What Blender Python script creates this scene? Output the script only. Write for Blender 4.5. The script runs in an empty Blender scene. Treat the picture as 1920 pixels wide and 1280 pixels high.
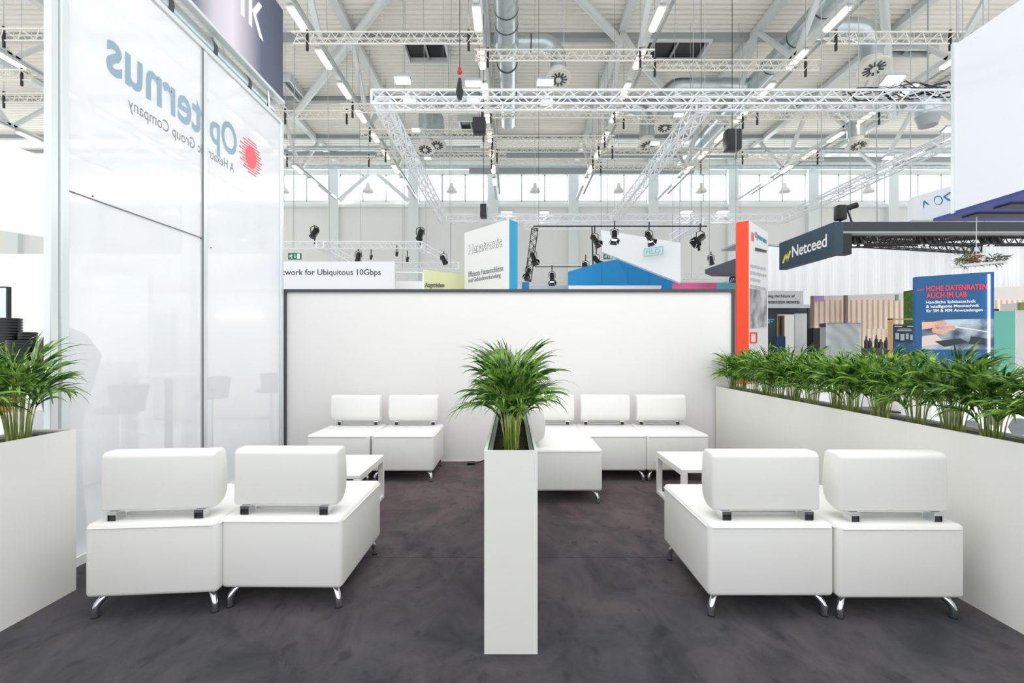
import bpy, bmesh, math, random
from mathutils import Vector, Matrix
R = random.Random(7)
sc = bpy.context.scene
C = sc.collection
# ---------------------------------------------------------------- camera, world, exposure
F, HX, HY, CZ = 853.0, 960.0, 652.0, 1.4          # focal length in px, vanishing point, eye height
cam = bpy.data.objects.new('camera', bpy.data.cameras.new('camera'))
C.objects.link(cam); sc.camera = cam
cam.location = (0, 0, CZ); cam.rotation_euler = (math.pi/2, 0, 0)
cam.data.sensor_width = 36; cam.data.lens = 36*F/1920; cam.data.shift_y = (HY-640)/1920
cam.data.clip_end = 200
w = bpy.data.worlds.new('world'); sc.world = w; w.use_nodes = True
w.node_tree.nodes['Background'].inputs[0].default_value = (0.95, 0.975, 1, 1)
w.node_tree.nodes['Background'].inputs[1].default_value = 1.0
sc.view_settings.view_transform = 'Standard'; sc.view_settings.look = 'None'
sc.view_settings.exposure = 0.52; sc.view_settings.gamma = 1; sc.view_settings.use_curve_mapping = False

def area_lamp(name, loc, target, sx, sy, power, col=(1,.985,.96)):
    l = bpy.data.lights.new(name, 'AREA'); l.shape = 'RECTANGLE'; l.size = sx; l.size_y = sy; l.energy = power; l.color = col
    o = bpy.data.objects.new(name, l); C.objects.link(o); o.location = loc
    o.rotation_euler = (Vector(target)-Vector(loc)).to_track_quat('-Z', 'Y').to_euler(); return o
# unseen rig lamp over the booth, above the picture, washing its back wall
area_lamp('rig_wash_light', (0,2.6,6.2), (0,5.6,1.0), 4.5, .8, 46)
area_lamp('glass_fill_light', (1.4,2.2,6.2), (-2.8,3.8,.2), 2.5, .8, 17)  # added fill lamp out of view, brightens the left glass wall
area_lamp('booth_fill_light', (-7,5.6,3.6), (-7.5,9,1), 3, .8, 20)  # added fill lamp, brightens the neighbouring booth on the left
area_lamp('canopy_fill_light', (11.5,12.6,4.0), (12,14.6,2.2), 5, .5, 11)  # added fill lamp besides the canopy spots, brightens curtain and booth
area_lamp('window_daylight', (0,38.5,14.76), (0,30,14.5), 112, 2.6, 6200, (.95,.98,1))
area_lamp('side_fill_light', (-1.2,2.2,6.2), (2.6,3.2,.3), 2.5, .8, 22)  # added fill lamp out of view, brightens the right planter side
def P(x, y, Y): return Vector(((x-HX)/F*Y, Y, CZ-(y-HY)/F*Y))
def PX(x, y, c): return P(x, y, c*F/(x-HX))
def PZ(x, y, z): return P(x, y, (CZ-z)*F/(y-HY))

# ---------------------------------------------------------------- materials
def srgb(c): return tuple(((v/255)/12.92 if v/255 <= .04045 else ((v/255+.055)/1.055)**2.4) for v in c)
MATS = {}
def mat(name, col, rough=.5, metal=0, emit=0, spec=.5, coat=0, trans=0, bump=None, var=None, alpha=1):
    if name in MATS: return MATS[name]
    m = bpy.data.materials.new(name); m.use_nodes = True
    nt = m.node_tree; b = nt.nodes['Principled BSDF']
    c = srgb(col)
    b.inputs['Base Color'].default_value = (*c, 1)
    b.inputs['Roughness'].default_value = rough; b.inputs['Metallic'].default_value = metal
    b.inputs['Specular IOR Level'].default_value = spec
    b.inputs['Coat Weight'].default_value = coat; b.inputs['Coat Roughness'].default_value = .05
    b.inputs['Transmission Weight'].default_value = trans
    b.inputs['Alpha'].default_value = alpha
    if emit:
        b.inputs['Emission Color'].default_value = (*c, 1); b.inputs['Emission Strength'].default_value = emit
    if bump:
        t = nt.nodes.new('ShaderNodeTexCoord'); n = nt.nodes.new('ShaderNodeTexNoise')
        n.inputs['Scale'].default_value = bump[0]; n.inputs['Detail'].default_value = 4
        bp = nt.nodes.new('ShaderNodeBump'); bp.inputs['Strength'].default_value = bump[1]; bp.inputs['Distance'].default_value = .01
        nt.links.new(t.outputs['Object'], n.inputs['Vector']); nt.links.new(n.outputs[0], bp.inputs['Height'])
        nt.links.new(bp.outputs[0], b.inputs['Normal'])
    if var:   # (scale, colour2) noise mix
        t = nt.nodes.new('ShaderNodeTexCoord'); n = nt.nodes.new('ShaderNodeTexNoise')
        n.inputs['Scale'].default_value = var[0]; n.inputs['Detail'].default_value = 5
        r = nt.nodes.new('ShaderNodeValToRGB'); r.color_ramp.elements[0].position = .35; r.color_ramp.elements[1].position = .65
        r.color_ramp.elements[0].color = (*c, 1); r.color_ramp.elements[1].color = (*srgb(var[1]), 1)
        nt.links.new(t.outputs['Object'], n.inputs['Vector']); nt.links.new(n.outputs[0], r.inputs[0])
        nt.links.new(r.outputs[0], b.inputs['Base Color'])
    MATS[name] = m; return m
leather = mat('white_leather', (236,235,231), .42, bump=(260, .08))
laminate = mat('white_laminate', (235,234,229), .45, bump=(6, .02))
wallwhite = mat('partition_white', (233,231,229), .6, bump=(4, .03))
tablewhite = mat('table_lacquer', (243,242,238), .3)
chrome = mat('chrome', (225,228,230), .08, 1)
darkcap = mat('bracket_cap', (70,70,72), .25, .6)
slate = mat('slate_frame', (66,70,78), .45)
black = mat('black_metal', (26,27,29), .5)
blackrub = mat('black_plastic', (20,22,24), .35)
alu = mat('aluminium', (226,232,233), .3, .3)
alugrey = mat('aluminium_liner', (190,192,192), .35, .7)
trusswhite = mat('truss_silver', (236,238,240), .38, .25)
trussdim = mat('painted_truss', (228,224,214), .5)
steel = mat('painted_roof_steel', (216,219,218), .5, .1)
steeldk = mat('roof_steel_grey', (160,166,168), .55, .1)
deckm = mat('roof_deck', (246,242,234), .6, .05, var=(.25, (238,235,228)))
galv = mat('galvanised_duct', (186,198,202), .3, .8, var=(3, (206,214,216)))
galvband = mat('duct_band', (70,78,82), .4, .3)
hallwall = mat('hall_wall', (230,229,226), .7, var=(.12, (224,225,224)))
pillarm = mat('hall_pillar', (222,228,227), .6)
tubelight = mat('tube_glow', (255,247,225), .5, emit=4)
floodglow = mat('flood_glow', (240,250,255), .5, emit=6)
spotglow = mat('spot_glow', (235,255,250), .5, emit=5)
soilm = mat('potting_soil', (34,26,20), .95, bump=(60, .8), var=(40, (62,48,36)))
white = mat('matt_white', (240,240,240), .55)
bone = mat('warm_white', (242,236,228), .6)
hallfloor = mat('hall_floor', (232,231,228), .5, var=(.8, (238,237,234)))
green = mat('exit_green', (12,120,80), .5)
inkdk = mat('dark_ink', (64,66,72), .6)
inkgrey = mat('grey_ink', (132,138,142), .6)

def carpet():
    m = bpy.data.materials.new('charcoal_carpet'); m.use_nodes = True; nt = m.node_tree; b = nt.nodes['Principled BSDF']
    b.inputs['Roughness'].default_value = .95; b.inputs['Specular IOR Level'].default_value = .15
    b.inputs['Sheen Weight'].default_value = .15
    t = nt.nodes.new('ShaderNodeTexCoord')
    def noise(s, d=5, rough=.55, dist=0, vec=None):
        n = nt.nodes.new('ShaderNodeTexNoise'); n.inputs['Scale'].default_value = s; n.inputs['Detail'].default_value = d
        n.inputs['Roughness'].default_value = rough; n.inputs['Distortion'].default_value = dist
        nt.links.new(vec or t.outputs['Object'], n.inputs['Vector']); return n.outputs[0]
    def ramp(src, p0, p1, c0, c1):
        r = nt.nodes.new('ShaderNodeValToRGB'); r.color_ramp.elements[0].position = p0; r.color_ramp.elements[1].position = p1
        r.color_ramp.elements[0].color = c0; r.color_ramp.elements[1].color = c1; nt.links.new(src, r.inputs[0]); return r.outputs[0]
    def mix(f, a, bb, mode='MIX'):
        x = nt.nodes.new('ShaderNodeMix'); x.data_type = 'RGBA'; x.blend_type = mode
        if isinstance(f, float): x.inputs[0].default_value = f
        else: nt.links.new(f, x.inputs[0])
        for s, v in ((x.inputs[6], a), (x.inputs[7], bb)):
            if isinstance(v, tuple): s.default_value = v
            else: nt.links.new(v, s)
        return x.outputs[2]
    mp = nt.nodes.new('ShaderNodeMapping'); mp.inputs['Rotation'].default_value = (0,0,.5); mp.inputs['Scale'].default_value = (1.7, 1.1, 1)
    nt.links.new(t.outputs['Object'], mp.inputs['Vector'])
    # warm light at the back put into the carpet colour, a gradient across the seam
    sep = nt.nodes.new('ShaderNodeSeparateXYZ'); nt.links.new(t.outputs['Object'], sep.inputs[0])
    warm_back = nt.nodes.new('ShaderNodeMapRange'); warm_back.inputs[1].default_value = 2.2; warm_back.inputs[2].default_value = 4.3
    nt.links.new(sep.outputs[1], warm_back.inputs[0])
    base = mix(warm_back.outputs[0], (*srgb((54,55,62)), 1), (*srgb((82,68,71)), 1))
    c = mix(ramp(noise(1.1, 6, .6, .6), .38, .66, (0,0,0,1), (1,1,1,1)), base, mix(.5, base, (*srgb((92,84,84)), 1)))
    c = mix(1.0, c, ramp(noise(2.2, 6, .68, .8, mp.outputs[0]), .34, .60, (.5,.52,.57,1), (1.26,1.22,1.19,1)), 'MULTIPLY')
    c = mix(1.0, c, ramp(noise(7, 3, .5, 0, mp.outputs[0]), .30, .4, (.55,.56,.6,1), (1,1,1,1)), 'MULTIPLY')
    c = mix(1.0, c, ramp(noise(350, 2), .3, .7, (.85,.85,.85,1), (1.12,1.12,1.12,1)), 'MULTIPLY')
    nt.links.new(c, b.inputs['Base Color'])
    bp = nt.nodes.new('ShaderNodeBump'); bp.inputs['Strength'].default_value = .5; bp.inputs['Distance'].default_value = .004
    nt.links.new(noise(500, 2), bp.inputs['Height']); nt.links.new(bp.outputs[0], b.inputs['Normal'])
    return m
carpetm = carpet()

def leafmat(name, c1, c2):
    m = bpy.data.materials.new(name); m.use_nodes = True; nt = m.node_tree; b = nt.nodes['Principled BSDF']
    out = nt.nodes['Material Output']
    t = nt.nodes.new('ShaderNodeTexCoord'); n = nt.nodes.new('ShaderNodeTexNoise'); n.inputs['Scale'].default_value = 14
    r = nt.nodes.new('ShaderNodeValToRGB'); r.color_ramp.elements[0].color = (*srgb(c1), 1); r.color_ramp.elements[1].color = (*srgb(c2), 1)
    r.color_ramp.elements[0].position = .42; r.color_ramp.elements[1].position = .62
    oi = nt.nodes.new('ShaderNodeObjectInfo'); hs = nt.nodes.new('ShaderNodeHueSaturation')
    mr = nt.nodes.new('ShaderNodeMapRange'); mr.inputs[3].default_value = .8; mr.inputs[4].default_value = 1.2
    nt.links.new(oi.outputs['Random'], mr.inputs[0]); nt.links.new(mr.outputs[0], hs.inputs['Value'])
    nt.links.new(t.outputs['Object'], n.inputs['Vector']); nt.links.new(n.outputs[0], r.inputs[0]); nt.links.new(r.outputs[0], hs.inputs['Color'])
    nt.links.new(hs.outputs[0], b.inputs['Base Color']); b.inputs['Roughness'].default_value = .3
    tr = nt.nodes.new('ShaderNodeBsdfTranslucent'); nt.links.new(hs.outputs[0], tr.inputs[0])
    mx = nt.nodes.new('ShaderNodeMixShader'); mx.inputs[0].default_value = .28
    nt.links.new(b.outputs[0], mx.inputs[1]); nt.links.new(tr.outputs[0], mx.inputs[2]); nt.links.new(mx.outputs[0], out.inputs[0])
    return m
leafm = leafmat('palm_leaf', (32,84,26), (152,194,80))
stemm = leafmat('palm_stem', (138,160,66), (204,208,124))

def glasspanel():
    m = bpy.data.materials.new('satin_white_glass'); m.use_nodes = True; nt = m.node_tree; b = nt.nodes['Principled BSDF']; out = nt.nodes['Material Output']
    b.inputs['Base Color'].default_value = (*srgb((250,251,252)), 1); b.inputs['Roughness'].default_value = .06; b.inputs['Specular IOR Level'].default_value = .9
    t = nt.nodes.new('ShaderNodeBsdfTransparent'); t.inputs[0].default_value = (.97,.98,1,1)
    x = nt.nodes.new('ShaderNodeMixShader'); x.inputs[0].default_value = .38
    tl = nt.nodes.new('ShaderNodeBsdfTranslucent'); tl.inputs[0].default_value = (.9,.92,.93,1)
    k = nt.nodes.new('ShaderNodeMixShader'); k.inputs[0].default_value = .3
    nt.links.new(b.outputs[0], k.inputs[1]); nt.links.new(tl.outputs[0], k.inputs[2])
    nt.links.new(k.outputs[0], x.inputs[1]); nt.links.new(t.outputs[0], x.inputs[2]); nt.links.new(x.outputs[0], out.inputs[0]); return m
glassm = glasspanel()
def clearglass():
    m = bpy.data.materials.new('clear_pane'); m.use_nodes = True; nt = m.node_tree; out = nt.nodes['Material Output']
    t = nt.nodes.new('ShaderNodeBsdfTransparent'); t.inputs[0].default_value = (.97,.99,1,1)
    g = nt.nodes.new('ShaderNodeBsdfGlossy'); g.inputs['Roughness'].default_value = .03
    x = nt.nodes.new('ShaderNodeMixShader'); x.inputs[0].default_value = .05
    nt.links.new(t.outputs[0], x.inputs[1]); nt.links.new(g.outputs[0], x.inputs[2]); nt.links.new(x.outputs[0], out.inputs[0]); return m
pane = clearglass()
def filmmat():
    m = bpy.data.materials.new('stretch_film'); m.use_nodes = True; nt = m.node_tree; b = nt.nodes['Principled BSDF']; out = nt.nodes['Material Output']
    b.inputs['Base Color'].default_value = (.75,.8,.8,1); b.inputs['Roughness'].default_value = .2
    t = nt.nodes.new('ShaderNodeBsdfTransparent'); tc = nt.nodes.new('ShaderNodeTexCoord')
    wv = nt.nodes.new('ShaderNodeTexWave'); wv.bands_direction = 'DIAGONAL'; wv.inputs['Scale'].default_value = 1.5; wv.inputs['Distortion'].default_value = 5
    r = nt.nodes.new('ShaderNodeValToRGB'); r.color_ramp.elements[0].color = (.52,.52,.52,1); r.color_ramp.elements[1].color = (.68,.68,.68,1)
    x = nt.nodes.new('ShaderNodeMixShader')
    nt.links.new(tc.outputs['Object'], wv.inputs[0]); nt.links.new(wv.outputs[0], r.inputs[0]); nt.links.new(r.outputs[0], x.inputs[0])
    nt.links.new(b.outputs[0], x.inputs[1]); nt.links.new(t.outputs[0], x.inputs[2]); nt.links.new(x.outputs[0], out.inputs[0]); return m

# ---------------------------------------------------------------- mesh helpers
class MB:
    def __init__(s): s.v = []; s.f = []
    def add(s, vs, fs):
        n = len(s.v); s.v += [Vector(v) for v in vs]; s.f += [[i+n for i in f] for f in fs]; return s
    def box(s, x0, x1, y0, y1, z0, z1):
        return s.add([(x,y,z) for x in (x0,x1) for y in (y0,y1) for z in (z0,z1)],
                     [(0,1,3,2),(4,6,7,5),(0,4,5,1),(2,3,7,6),(0,2,6,4),(1,5,7,3)])
    def beam(s, p, q, wd, ht, up=(0,0,1)):
        p = Vector(p); q = Vector(q); d = (q-p).normalized(); u = Vector(up)
        if abs(d.dot(u)) > .98: u = Vector((0,1,0))
        a = d.cross(u).normalized(); b = a.cross(d).normalized()
        vs = [o+a*sx*wd/2+b*sz*ht/2 for o in (p,q) for sx in (-1,1) for sz in (-1,1)]
        return s.add(vs, [(0,1,3,2),(4,6,7,5),(0,4,5,1),(2,3,7,6),(0,2,6,4),(1,5,7,3)])
    def tube(s, pts, r, n=8, cap=True):
        pts = [Vector(p) for p in pts]; rs = r if isinstance(r, (list,tuple)) else [r]*len(pts)
        prev = None; rings = []
        for i, p in enumerate(pts):
            d = (pts[min(i+1,len(pts)-1)]-pts[max(i-1,0)]).normalized()
            if prev is None:
                u = Vector((0,0,1)) if abs(d.z) < .9 else Vector((1,0,0)); a = d.cross(u).normalized()
            else: a = (prev-d*prev.dot(d)).normalized()
            prev = a; b = d.cross(a)
            rings.append([p+(a*math.cos(t)+b*math.sin(t))*rs[i] for t in (2*math.pi*k/n for k in range(n))])
        vs = [v for r_ in rings for v in r_]; fs = []
        for i in range(len(pts)-1):
            for k in range(n): fs.append((i*n+k, i*n+(k+1)%n, (i+1)*n+(k+1)%n, (i+1)*n+k))
        if cap: fs.append(tuple(range(n))[::-1]); fs.append(tuple((len(pts)-1)*n+k for k in range(n)))
        return s.add(vs, fs)
    def lathe(s, prof, c=(0,0,0), n=20):
        c = Vector(c); m = len(prof)
        vs = [c+Vector((r*math.cos(2*math.pi*k/n), r*math.sin(2*math.pi*k/n), z)) for k in range(n) for r, z in prof]
        fs = [(k*m+i, ((k+1)%n)*m+i, ((k+1)%n)*m+i+1, k*m+i+1) for k in range(n) for i in range(m-1)]
        return s.add(vs, fs)
    def prism(s, poly, vec):
        n = len(poly); v = Vector(vec); p = [Vector(q) for q in poly]
        return s.add(p+[q+v for q in p], [tuple(range(n))[::-1], tuple(range(n,2*n))]+[(i,(i+1)%n,n+(i+1)%n,n+i) for i in range(n)])
    def build(s, name, m, parent=None, smooth=False, bevel=0, seg=2, org=None, label=None):
        me = bpy.data.meshes.new(name); o_ = Vector(org) if org is not None else Vector((0,0,0))
        if parent is not None and org is None and parent.get('_w'): o_ = parent.location
        me.from_pydata([tuple(v-o_) for v in s.v], [], s.f)
        bm = bmesh.new(); bm.from_mesh(me)
        bmesh.ops.recalc_face_normals(bm, faces=bm.faces)
        if bevel:
            es = [e for e in bm.edges if len(e.link_faces) == 2 and e.calc_face_angle() > .5]
            bmesh.ops.bevel(bm, geom=es, offset=bevel, segments=seg, profile=.5, affect='EDGES', clamp_overlap=True)
        bm.to_mesh(me); bm.free()
        me.materials.append(m)
        if smooth or bevel:
            for p in me.polygons: p.use_smooth = True
            if bevel and not smooth: me.set_sharp_from_angle(angle=.7)
            elif smooth: me.set_sharp_from_angle(angle=.9)
        o = bpy.data.objects.new(name, me); C.objects.link(o)
        if parent is not None: o.parent = parent
        elif org is not None: o.location = org
        if label: o['label'] = label
        return o
def tag(o, label=None, cat=None, group=None, kind=None):
    if label: o['label'] = label
    if cat: o['category'] = cat
    if group: o['group'] = group
    if kind: o['kind'] = kind
    return o
def thing(name, label, cat, loc=(0,0,0), group=None, world=True):
    """Empty at the thing's base. world=True: children's meshes are given in world coordinates."""
    o = bpy.data.objects.new(name, None); C.objects.link(o); o.location = loc; o.empty_display_size = .1
    if world: o['_w'] = 1
    return tag(o, label, cat, group)
def kids(o): return [c for c in KC.get(o.name, [])]
KC = {}
def dup(root, loc, rz=0, label=None, group=None, child_map=None):
    r = root.copy(); C.objects.link(r); r.location = loc; r.rotation_euler = (0,0,rz)
    if label: r['label'] = label
    if group: r['group'] = group
    for ch in list(root.children):
        c = ch.copy(); C.objects.link(c); c.parent = r
        for g in list(ch.children):
            d = g.copy(); C.objects.link(d); d.parent = c
    return r
ORD = ['first','second','third','fourth','fifth','sixth','seventh','eighth','ninth','tenth','eleventh','twelfth','thirteenth','fourteenth','fifteenth']
def textmesh(s, name, m, O, Rt, Up, W=None, H=None, depth=.004, parent=None, bold=0, shear=0, space=1, label=None):
    """flat raised lettering: lower-left corner of its box at O, running along Rt, standing along Up"""
    cu = bpy.data.curves.new(name, 'FONT'); cu.body = s; cu.size = 1; cu.offset = bold; cu.shear = shear; cu.space_character = space
    cu.resolution_u = 3
    to = bpy.data.objects.new(name, cu); C.objects.link(to)
    dg = bpy.context.evaluated_depsgraph_get(); dg.update()
    me = bpy.data.meshes.new_from_object(to.evaluated_get(dg)); bpy.data.objects.remove(to)
    xs = [v.co.x for v in me.vertices]; ys = [v.co.y for v in me.vertices]
    x0, x1, y0, y1 = min(xs), max(xs), min(ys), max(ys)
    sx = W/(x1-x0) if W else None; sy = H/(y1-y0) if H else None
    if sx is None: sx = sy
    if sy is None: sy = sx
    O = Vector(O); Rt = Vector(Rt).normalized(); Up = Vector(Up).normalized(); N = Rt.cross(Up)
    off = parent.location if (parent is not None and parent.get('_w')) else Vector((0,0,0))
    mb = MB()
    vs = [O+Rt*(v.co.x-x0)*sx+Up*(v.co.y-y0)*sy+N*depth for v in me.vertices]
    mb.add(vs, [list(p.vertices) for p in me.polygons])
    edge = {}
    for p in me.polygons:
        k = list(p.vertices)
        for a, b in zip(k, k[1:]+k[:1]): edge[(a,b)] = edge.get((a,b), 0)+1
    n = len(vs); mb.v += [v-N*depth for v in vs]
    for (a, b) in edge:
        if (b, a) not in edge: mb.f.append([b, a, a+n, b+n])
    bpy.data.meshes.remove(me)
    me2 = bpy.data.meshes.new(name); me2.from_pydata([tuple(v-off) for v in mb.v], [], mb.f); me2.materials.append(m)
    o = bpy.data.objects.new(name, me2); C.objects.link(o)
    if parent is not None: o.parent = parent
    if label: o['label'] = label
    return o

# ================================================================ SETTING
f = MB().box(-2.86, 2.78, -3, 3.038, -.04, 0); f.box(-2.86, 2.78, 3.042, 5.72, -.04, 0)
tag(f.build('floor', carpetm), kind='structure')
tag(MB().box(-60, 60, -3, 39, -.1, -.045).build('floor', hallfloor), kind='structure')
# booth back wall with dark frame
wb = MB().box(-2.775, 2.705, 5.61, 5.70, 0, 2.085).build('wall_back', wallwhite); tag(wb, kind='structure')
fr = MB().box(-2.812, 2.742, 5.585, 5.705, 2.085, 2.122); fr.box(-2.812, -2.775, 5.585, 5.705, 0, 2.085); fr.box(2.705, 2.742, 5.585, 5.705, 0, 2.085)
fr.build('frame', slate, wb)
MB().box(-2.775, 2.705, 5.60, 5.61, 0, .012).build('baseboard', mat('skirting_tone', (206,196,192), .6), wb)  # thin strip along the wall foot, a tone darker than the wall
# hall: far wall, windows, roof deck
WY = 38.0; PILL = [-1.55+6.63*k for k in range(-8, 9)]; Z0, Z1 = 13.62, 15.9; DECK = 17.1
wf = MB().box(-60, 60, WY, WY+.4, -.1, Z0); wf.box(-60, 60, WY, WY+.4, Z1, DECK+.3)
wf.box(-60, PILL[0]+.4, WY, WY+.4, Z0, Z1); wf.box(PILL[-1]-.4, 60, WY, WY+.4, Z0, Z1)
wf = wf.build('wall_far', hallwall); tag(wf, kind='structure')
for i, x in enumerate(PILL):
    o = MB().box(x-.42, x+.42, WY-.35, WY+.4, 0, DECK).build('trim_%d' % (i+1), pillarm); tag(o, kind='structure')
MB().box(-60, 60, WY-.25, WY, Z0-.55, Z0-.3).build('ledge', pillarm, wf)
MB().box(-60, 60, WY-.12, WY, 6.9, 7.02).build('ledge', pillarm, wf)
frm = mat('window_frame', (200,214,212), .5)
for i in range(len(PILL)-1):
    a, b = PILL[i]+.42, PILL[i+1]-.42
    mb = MB().box(a, b, WY+.05, WY+.2, Z0, Z0+.09).box(a, b, WY+.05, WY+.2, Z1-.09, Z1).box(a, a+.08, WY+.05, WY+.2, Z0, Z1).box(b-.08, b, WY+.05, WY+.2, Z0, Z1)
    for t in (1/3, 2/3): mb.box(a+(b-a)*t-.06, a+(b-a)*t+.06, WY+.05, WY+.2, Z0, Z1)
    mb.box(a, b, WY+.1, WY+.15, (Z0+Z1)/2-.02, (Z0+Z1)/2+.02)
    o = mb.build('window_%d' % (i+1), frm); tag(o, kind='structure')
    for t in range(3): MB().box(a+(b-a)*t/3+.06, a+(b-a)*(t+1)/3-.06, WY+.12, WY+.13, Z0+.09, Z1-.09).build('pane', pane, o)
dk = MB(); prof = []; y = 13.0
while y < WY+.3:
    prof += [(y, DECK), (y+.1, DECK), (y+.16, DECK+.12), (y+.26, DECK+.12)]; y += .32
n = len(prof)
dk.add([(x, p[0], p[1]) for x in (-60, 60) for p in prof], [(i, i+1, n+i+1, n+i) for i in range(n-1)])
dk.box(-60, 60, 13, WY+.3, DECK+.2, DECK+.25)
tag(dk.build('ceiling', deckm), kind='structure')
# ================================================================ ROOF TRUSSES, PURLINS, TUBE LIGHTS
TX = [-1.28+6.65*k for k in (-4,-3,-2,-1,0,1,2,3,4)]
TN = ['fourth left of','third left of','second left of','first left of','directly beside','first right of','second right of','third right of','fourth right of']
BZ = 13.75
for k, x in enumerate(TX):
    t = thing('roof_truss', 'grey roof girder running to the window wall, '+TN[k]+' the silver duct', 'roof girder', (x, 26, BZ), 'roof girders')
    MB().beam((x,13,BZ), (x,WY-.4,BZ), .22, .18).build('bottom_chord', steel, t)
    MB().beam((x,13,DECK-.2), (x,WY-.4,DECK-.2), .38, .3).build('top_chord', steel, t)
    for yb in (19.3, 25.3, 31.3):
        MB().beam((x,yb-.1,BZ), (x,yb-3,DECK-.2), .22, .16).build('web', steel, t)
        MB().beam((x,yb+.1,BZ), (x,yb+3,DECK-.2), .22, .16).build('web', steel, t)
for j, (y, z) in enumerate(((22.8, DECK-.15), (28.5, DECK-.15), (33.6, DECK-.15), (36.2, DECK-.15))):
    tag(MB().box(-58, 58, y-.14, y+.14, z-.14, z+.14).build('purlin', steeldk), '%s grey roof purlin spanning the hall counted from the camera' % ORD[j], 'roof beam', 'roof purlins')
for j, (a, b) in enumerate((((-7.95,22.6),(-1.3,15.0)), ((-7.95,22.6),(-14.6,30.2)), ((5.35,22.6),(12.0,30.2)), ((5.35,22.6),(-1.3,15.0)), ((18.6,22.6),(12,15)), ((18.6,22.6),(25.3,30.2)))):
    lab = ['grey diagonal roof tube rising to the top of the frame left of the silver duct','grey diagonal roof tube going down left behind the first left light row',
           'grey diagonal roof tube going down right behind the skylight hatch','grey diagonal roof tube right of the silver duct',
           'grey diagonal roof tube above the right silver duct','grey diagonal roof tube far right near the white hanging box'][j]
    t = tag(MB().tube([(a[0],a[1],DECK-.45),(b[0],b[1],DECK-.45)], .2, 12).build('brace_tube', steel, smooth=True), lab, 'roof brace', 'roof bracing tubes')
hous = mat('tube_housing', (205,205,200), .5)
for k, x in enumerate(TX):
    side = 'left' if k < 4 else 'right'
    y = 16.27; c = 0
    while y < 35:
        t = thing('tube_light', 'glowing tube light, %s from the camera, on the girder %s the silver duct' % (ORD[c], TN[k]), 'tube light', (x-.12, y+.57, BZ-.25), 'tube lights under the roof girders')
        MB().box(x-.16, x+.16, y-.05, y+1.2, BZ-.18, BZ-.11).build('housing', hous, t)
        MB().box(x-.1, x+.1, y, y+1.15, BZ-.27, BZ-.18).build('tube', tubelight, t, bevel=.02)
        y += 2.35; c += 1
    tag(MB().beam((x+.3, 14, BZ-.16), (x+.3, 36, BZ-.16), .12, .05).build('cable_tray', steeldk), 'slim cable tray beside the tube lights, '+TN[k]+' the silver duct', 'cable tray', 'cable trays under the girders')
# roof hatches (dark glazed openings in frames)
hm = mat('hatch_dark', (14,18,20), .3)
for (x0, x1, y0, y1), lab in (((757,840,78,114),'dark open roof hatch left of the silver duct'), ((1218,1306,76,114),'dark open roof hatch right of the nozzle duct'),
                              ((530,572,150,186),'dark roof hatch by the navy banner'), ((862,904,226,246),'small dark roof hatch beyond the big truss'), ((1662,1735,92,104),'dark roof hatch left of the big white box')):
    a = PZ(x0, y0, DECK-.3); b = PZ(x1, y1, DECK-.3); X0, X1 = min(a.x,b.x), max(a.x,b.x); ya, yb = min(a.y,b.y), max(a.y,b.y)
    t = thing('roof_hatch', lab, 'roof hatch', ((X0+X1)/2, (ya+yb)/2, DECK-.35), 'dark hatches in the roof deck')
    m = MB().box(X0-.12,X1+.12,ya-.12,ya,DECK-.4,DECK+.02).box(X0-.12,X1+.12,yb,yb+.12,DECK-.4,DECK+.02).box(X0-.12,X0,ya,yb,DECK-.4,DECK+.02).box(X1,X1+.12,ya,yb,DECK-.4,DECK+.02)
    m.build('frame', steel, t); MB().box(X0, X1, ya, yb, DECK-.12, DECK-.08).build('opening', hm, t)
    MB().box((X0+X1)/2-.05, (X0+X1)/2+.05, ya, yb, DECK-.3, DECK-.2).build('crossbar', steeldk, t)
# ================================================================ DUCTS
def elbow(c0, ctr, r, a0, a1, ax, ay, n=7):
    return [Vector(ctr)+Vector(ax)*r*math.cos(a0+(a1-a0)*i/n)+Vector(ay)*r*math.sin(a0+(a1-a0)*i/n) for i in range(n+1)]
def nozzle(t, p, r, tilt=-.25):
    n = Vector((0, tilt, -1)).normalized()
    MB().tube([p, p+n*.35], [r*.95, r*.8], 18).build('collar', trussdim, t, smooth=True)
    MB().tube([p+n*.35, p+n*.5, p+n*.56], [r*.8, r*1.5, r*1.45], 20).build('nozzle', trussdim, t, smooth=True)
    q = p+n*.57; a = n.cross(Vector((1,0,0))).normalized(); b = n.cross(a)
    m = MB()
    for k in range(12):
        d = a*math.cos(k*math.pi/6)+b*math.sin(k*math.pi/6); m.beam(q+d*r*.35, q+d*r*1.0, .08, .02, n)
    m.build('vanes', galvband, t); MB().tube([q, q+n*.05], r*.35, 12).build('hub', trussdim, t)
DZ = 15.3
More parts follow.
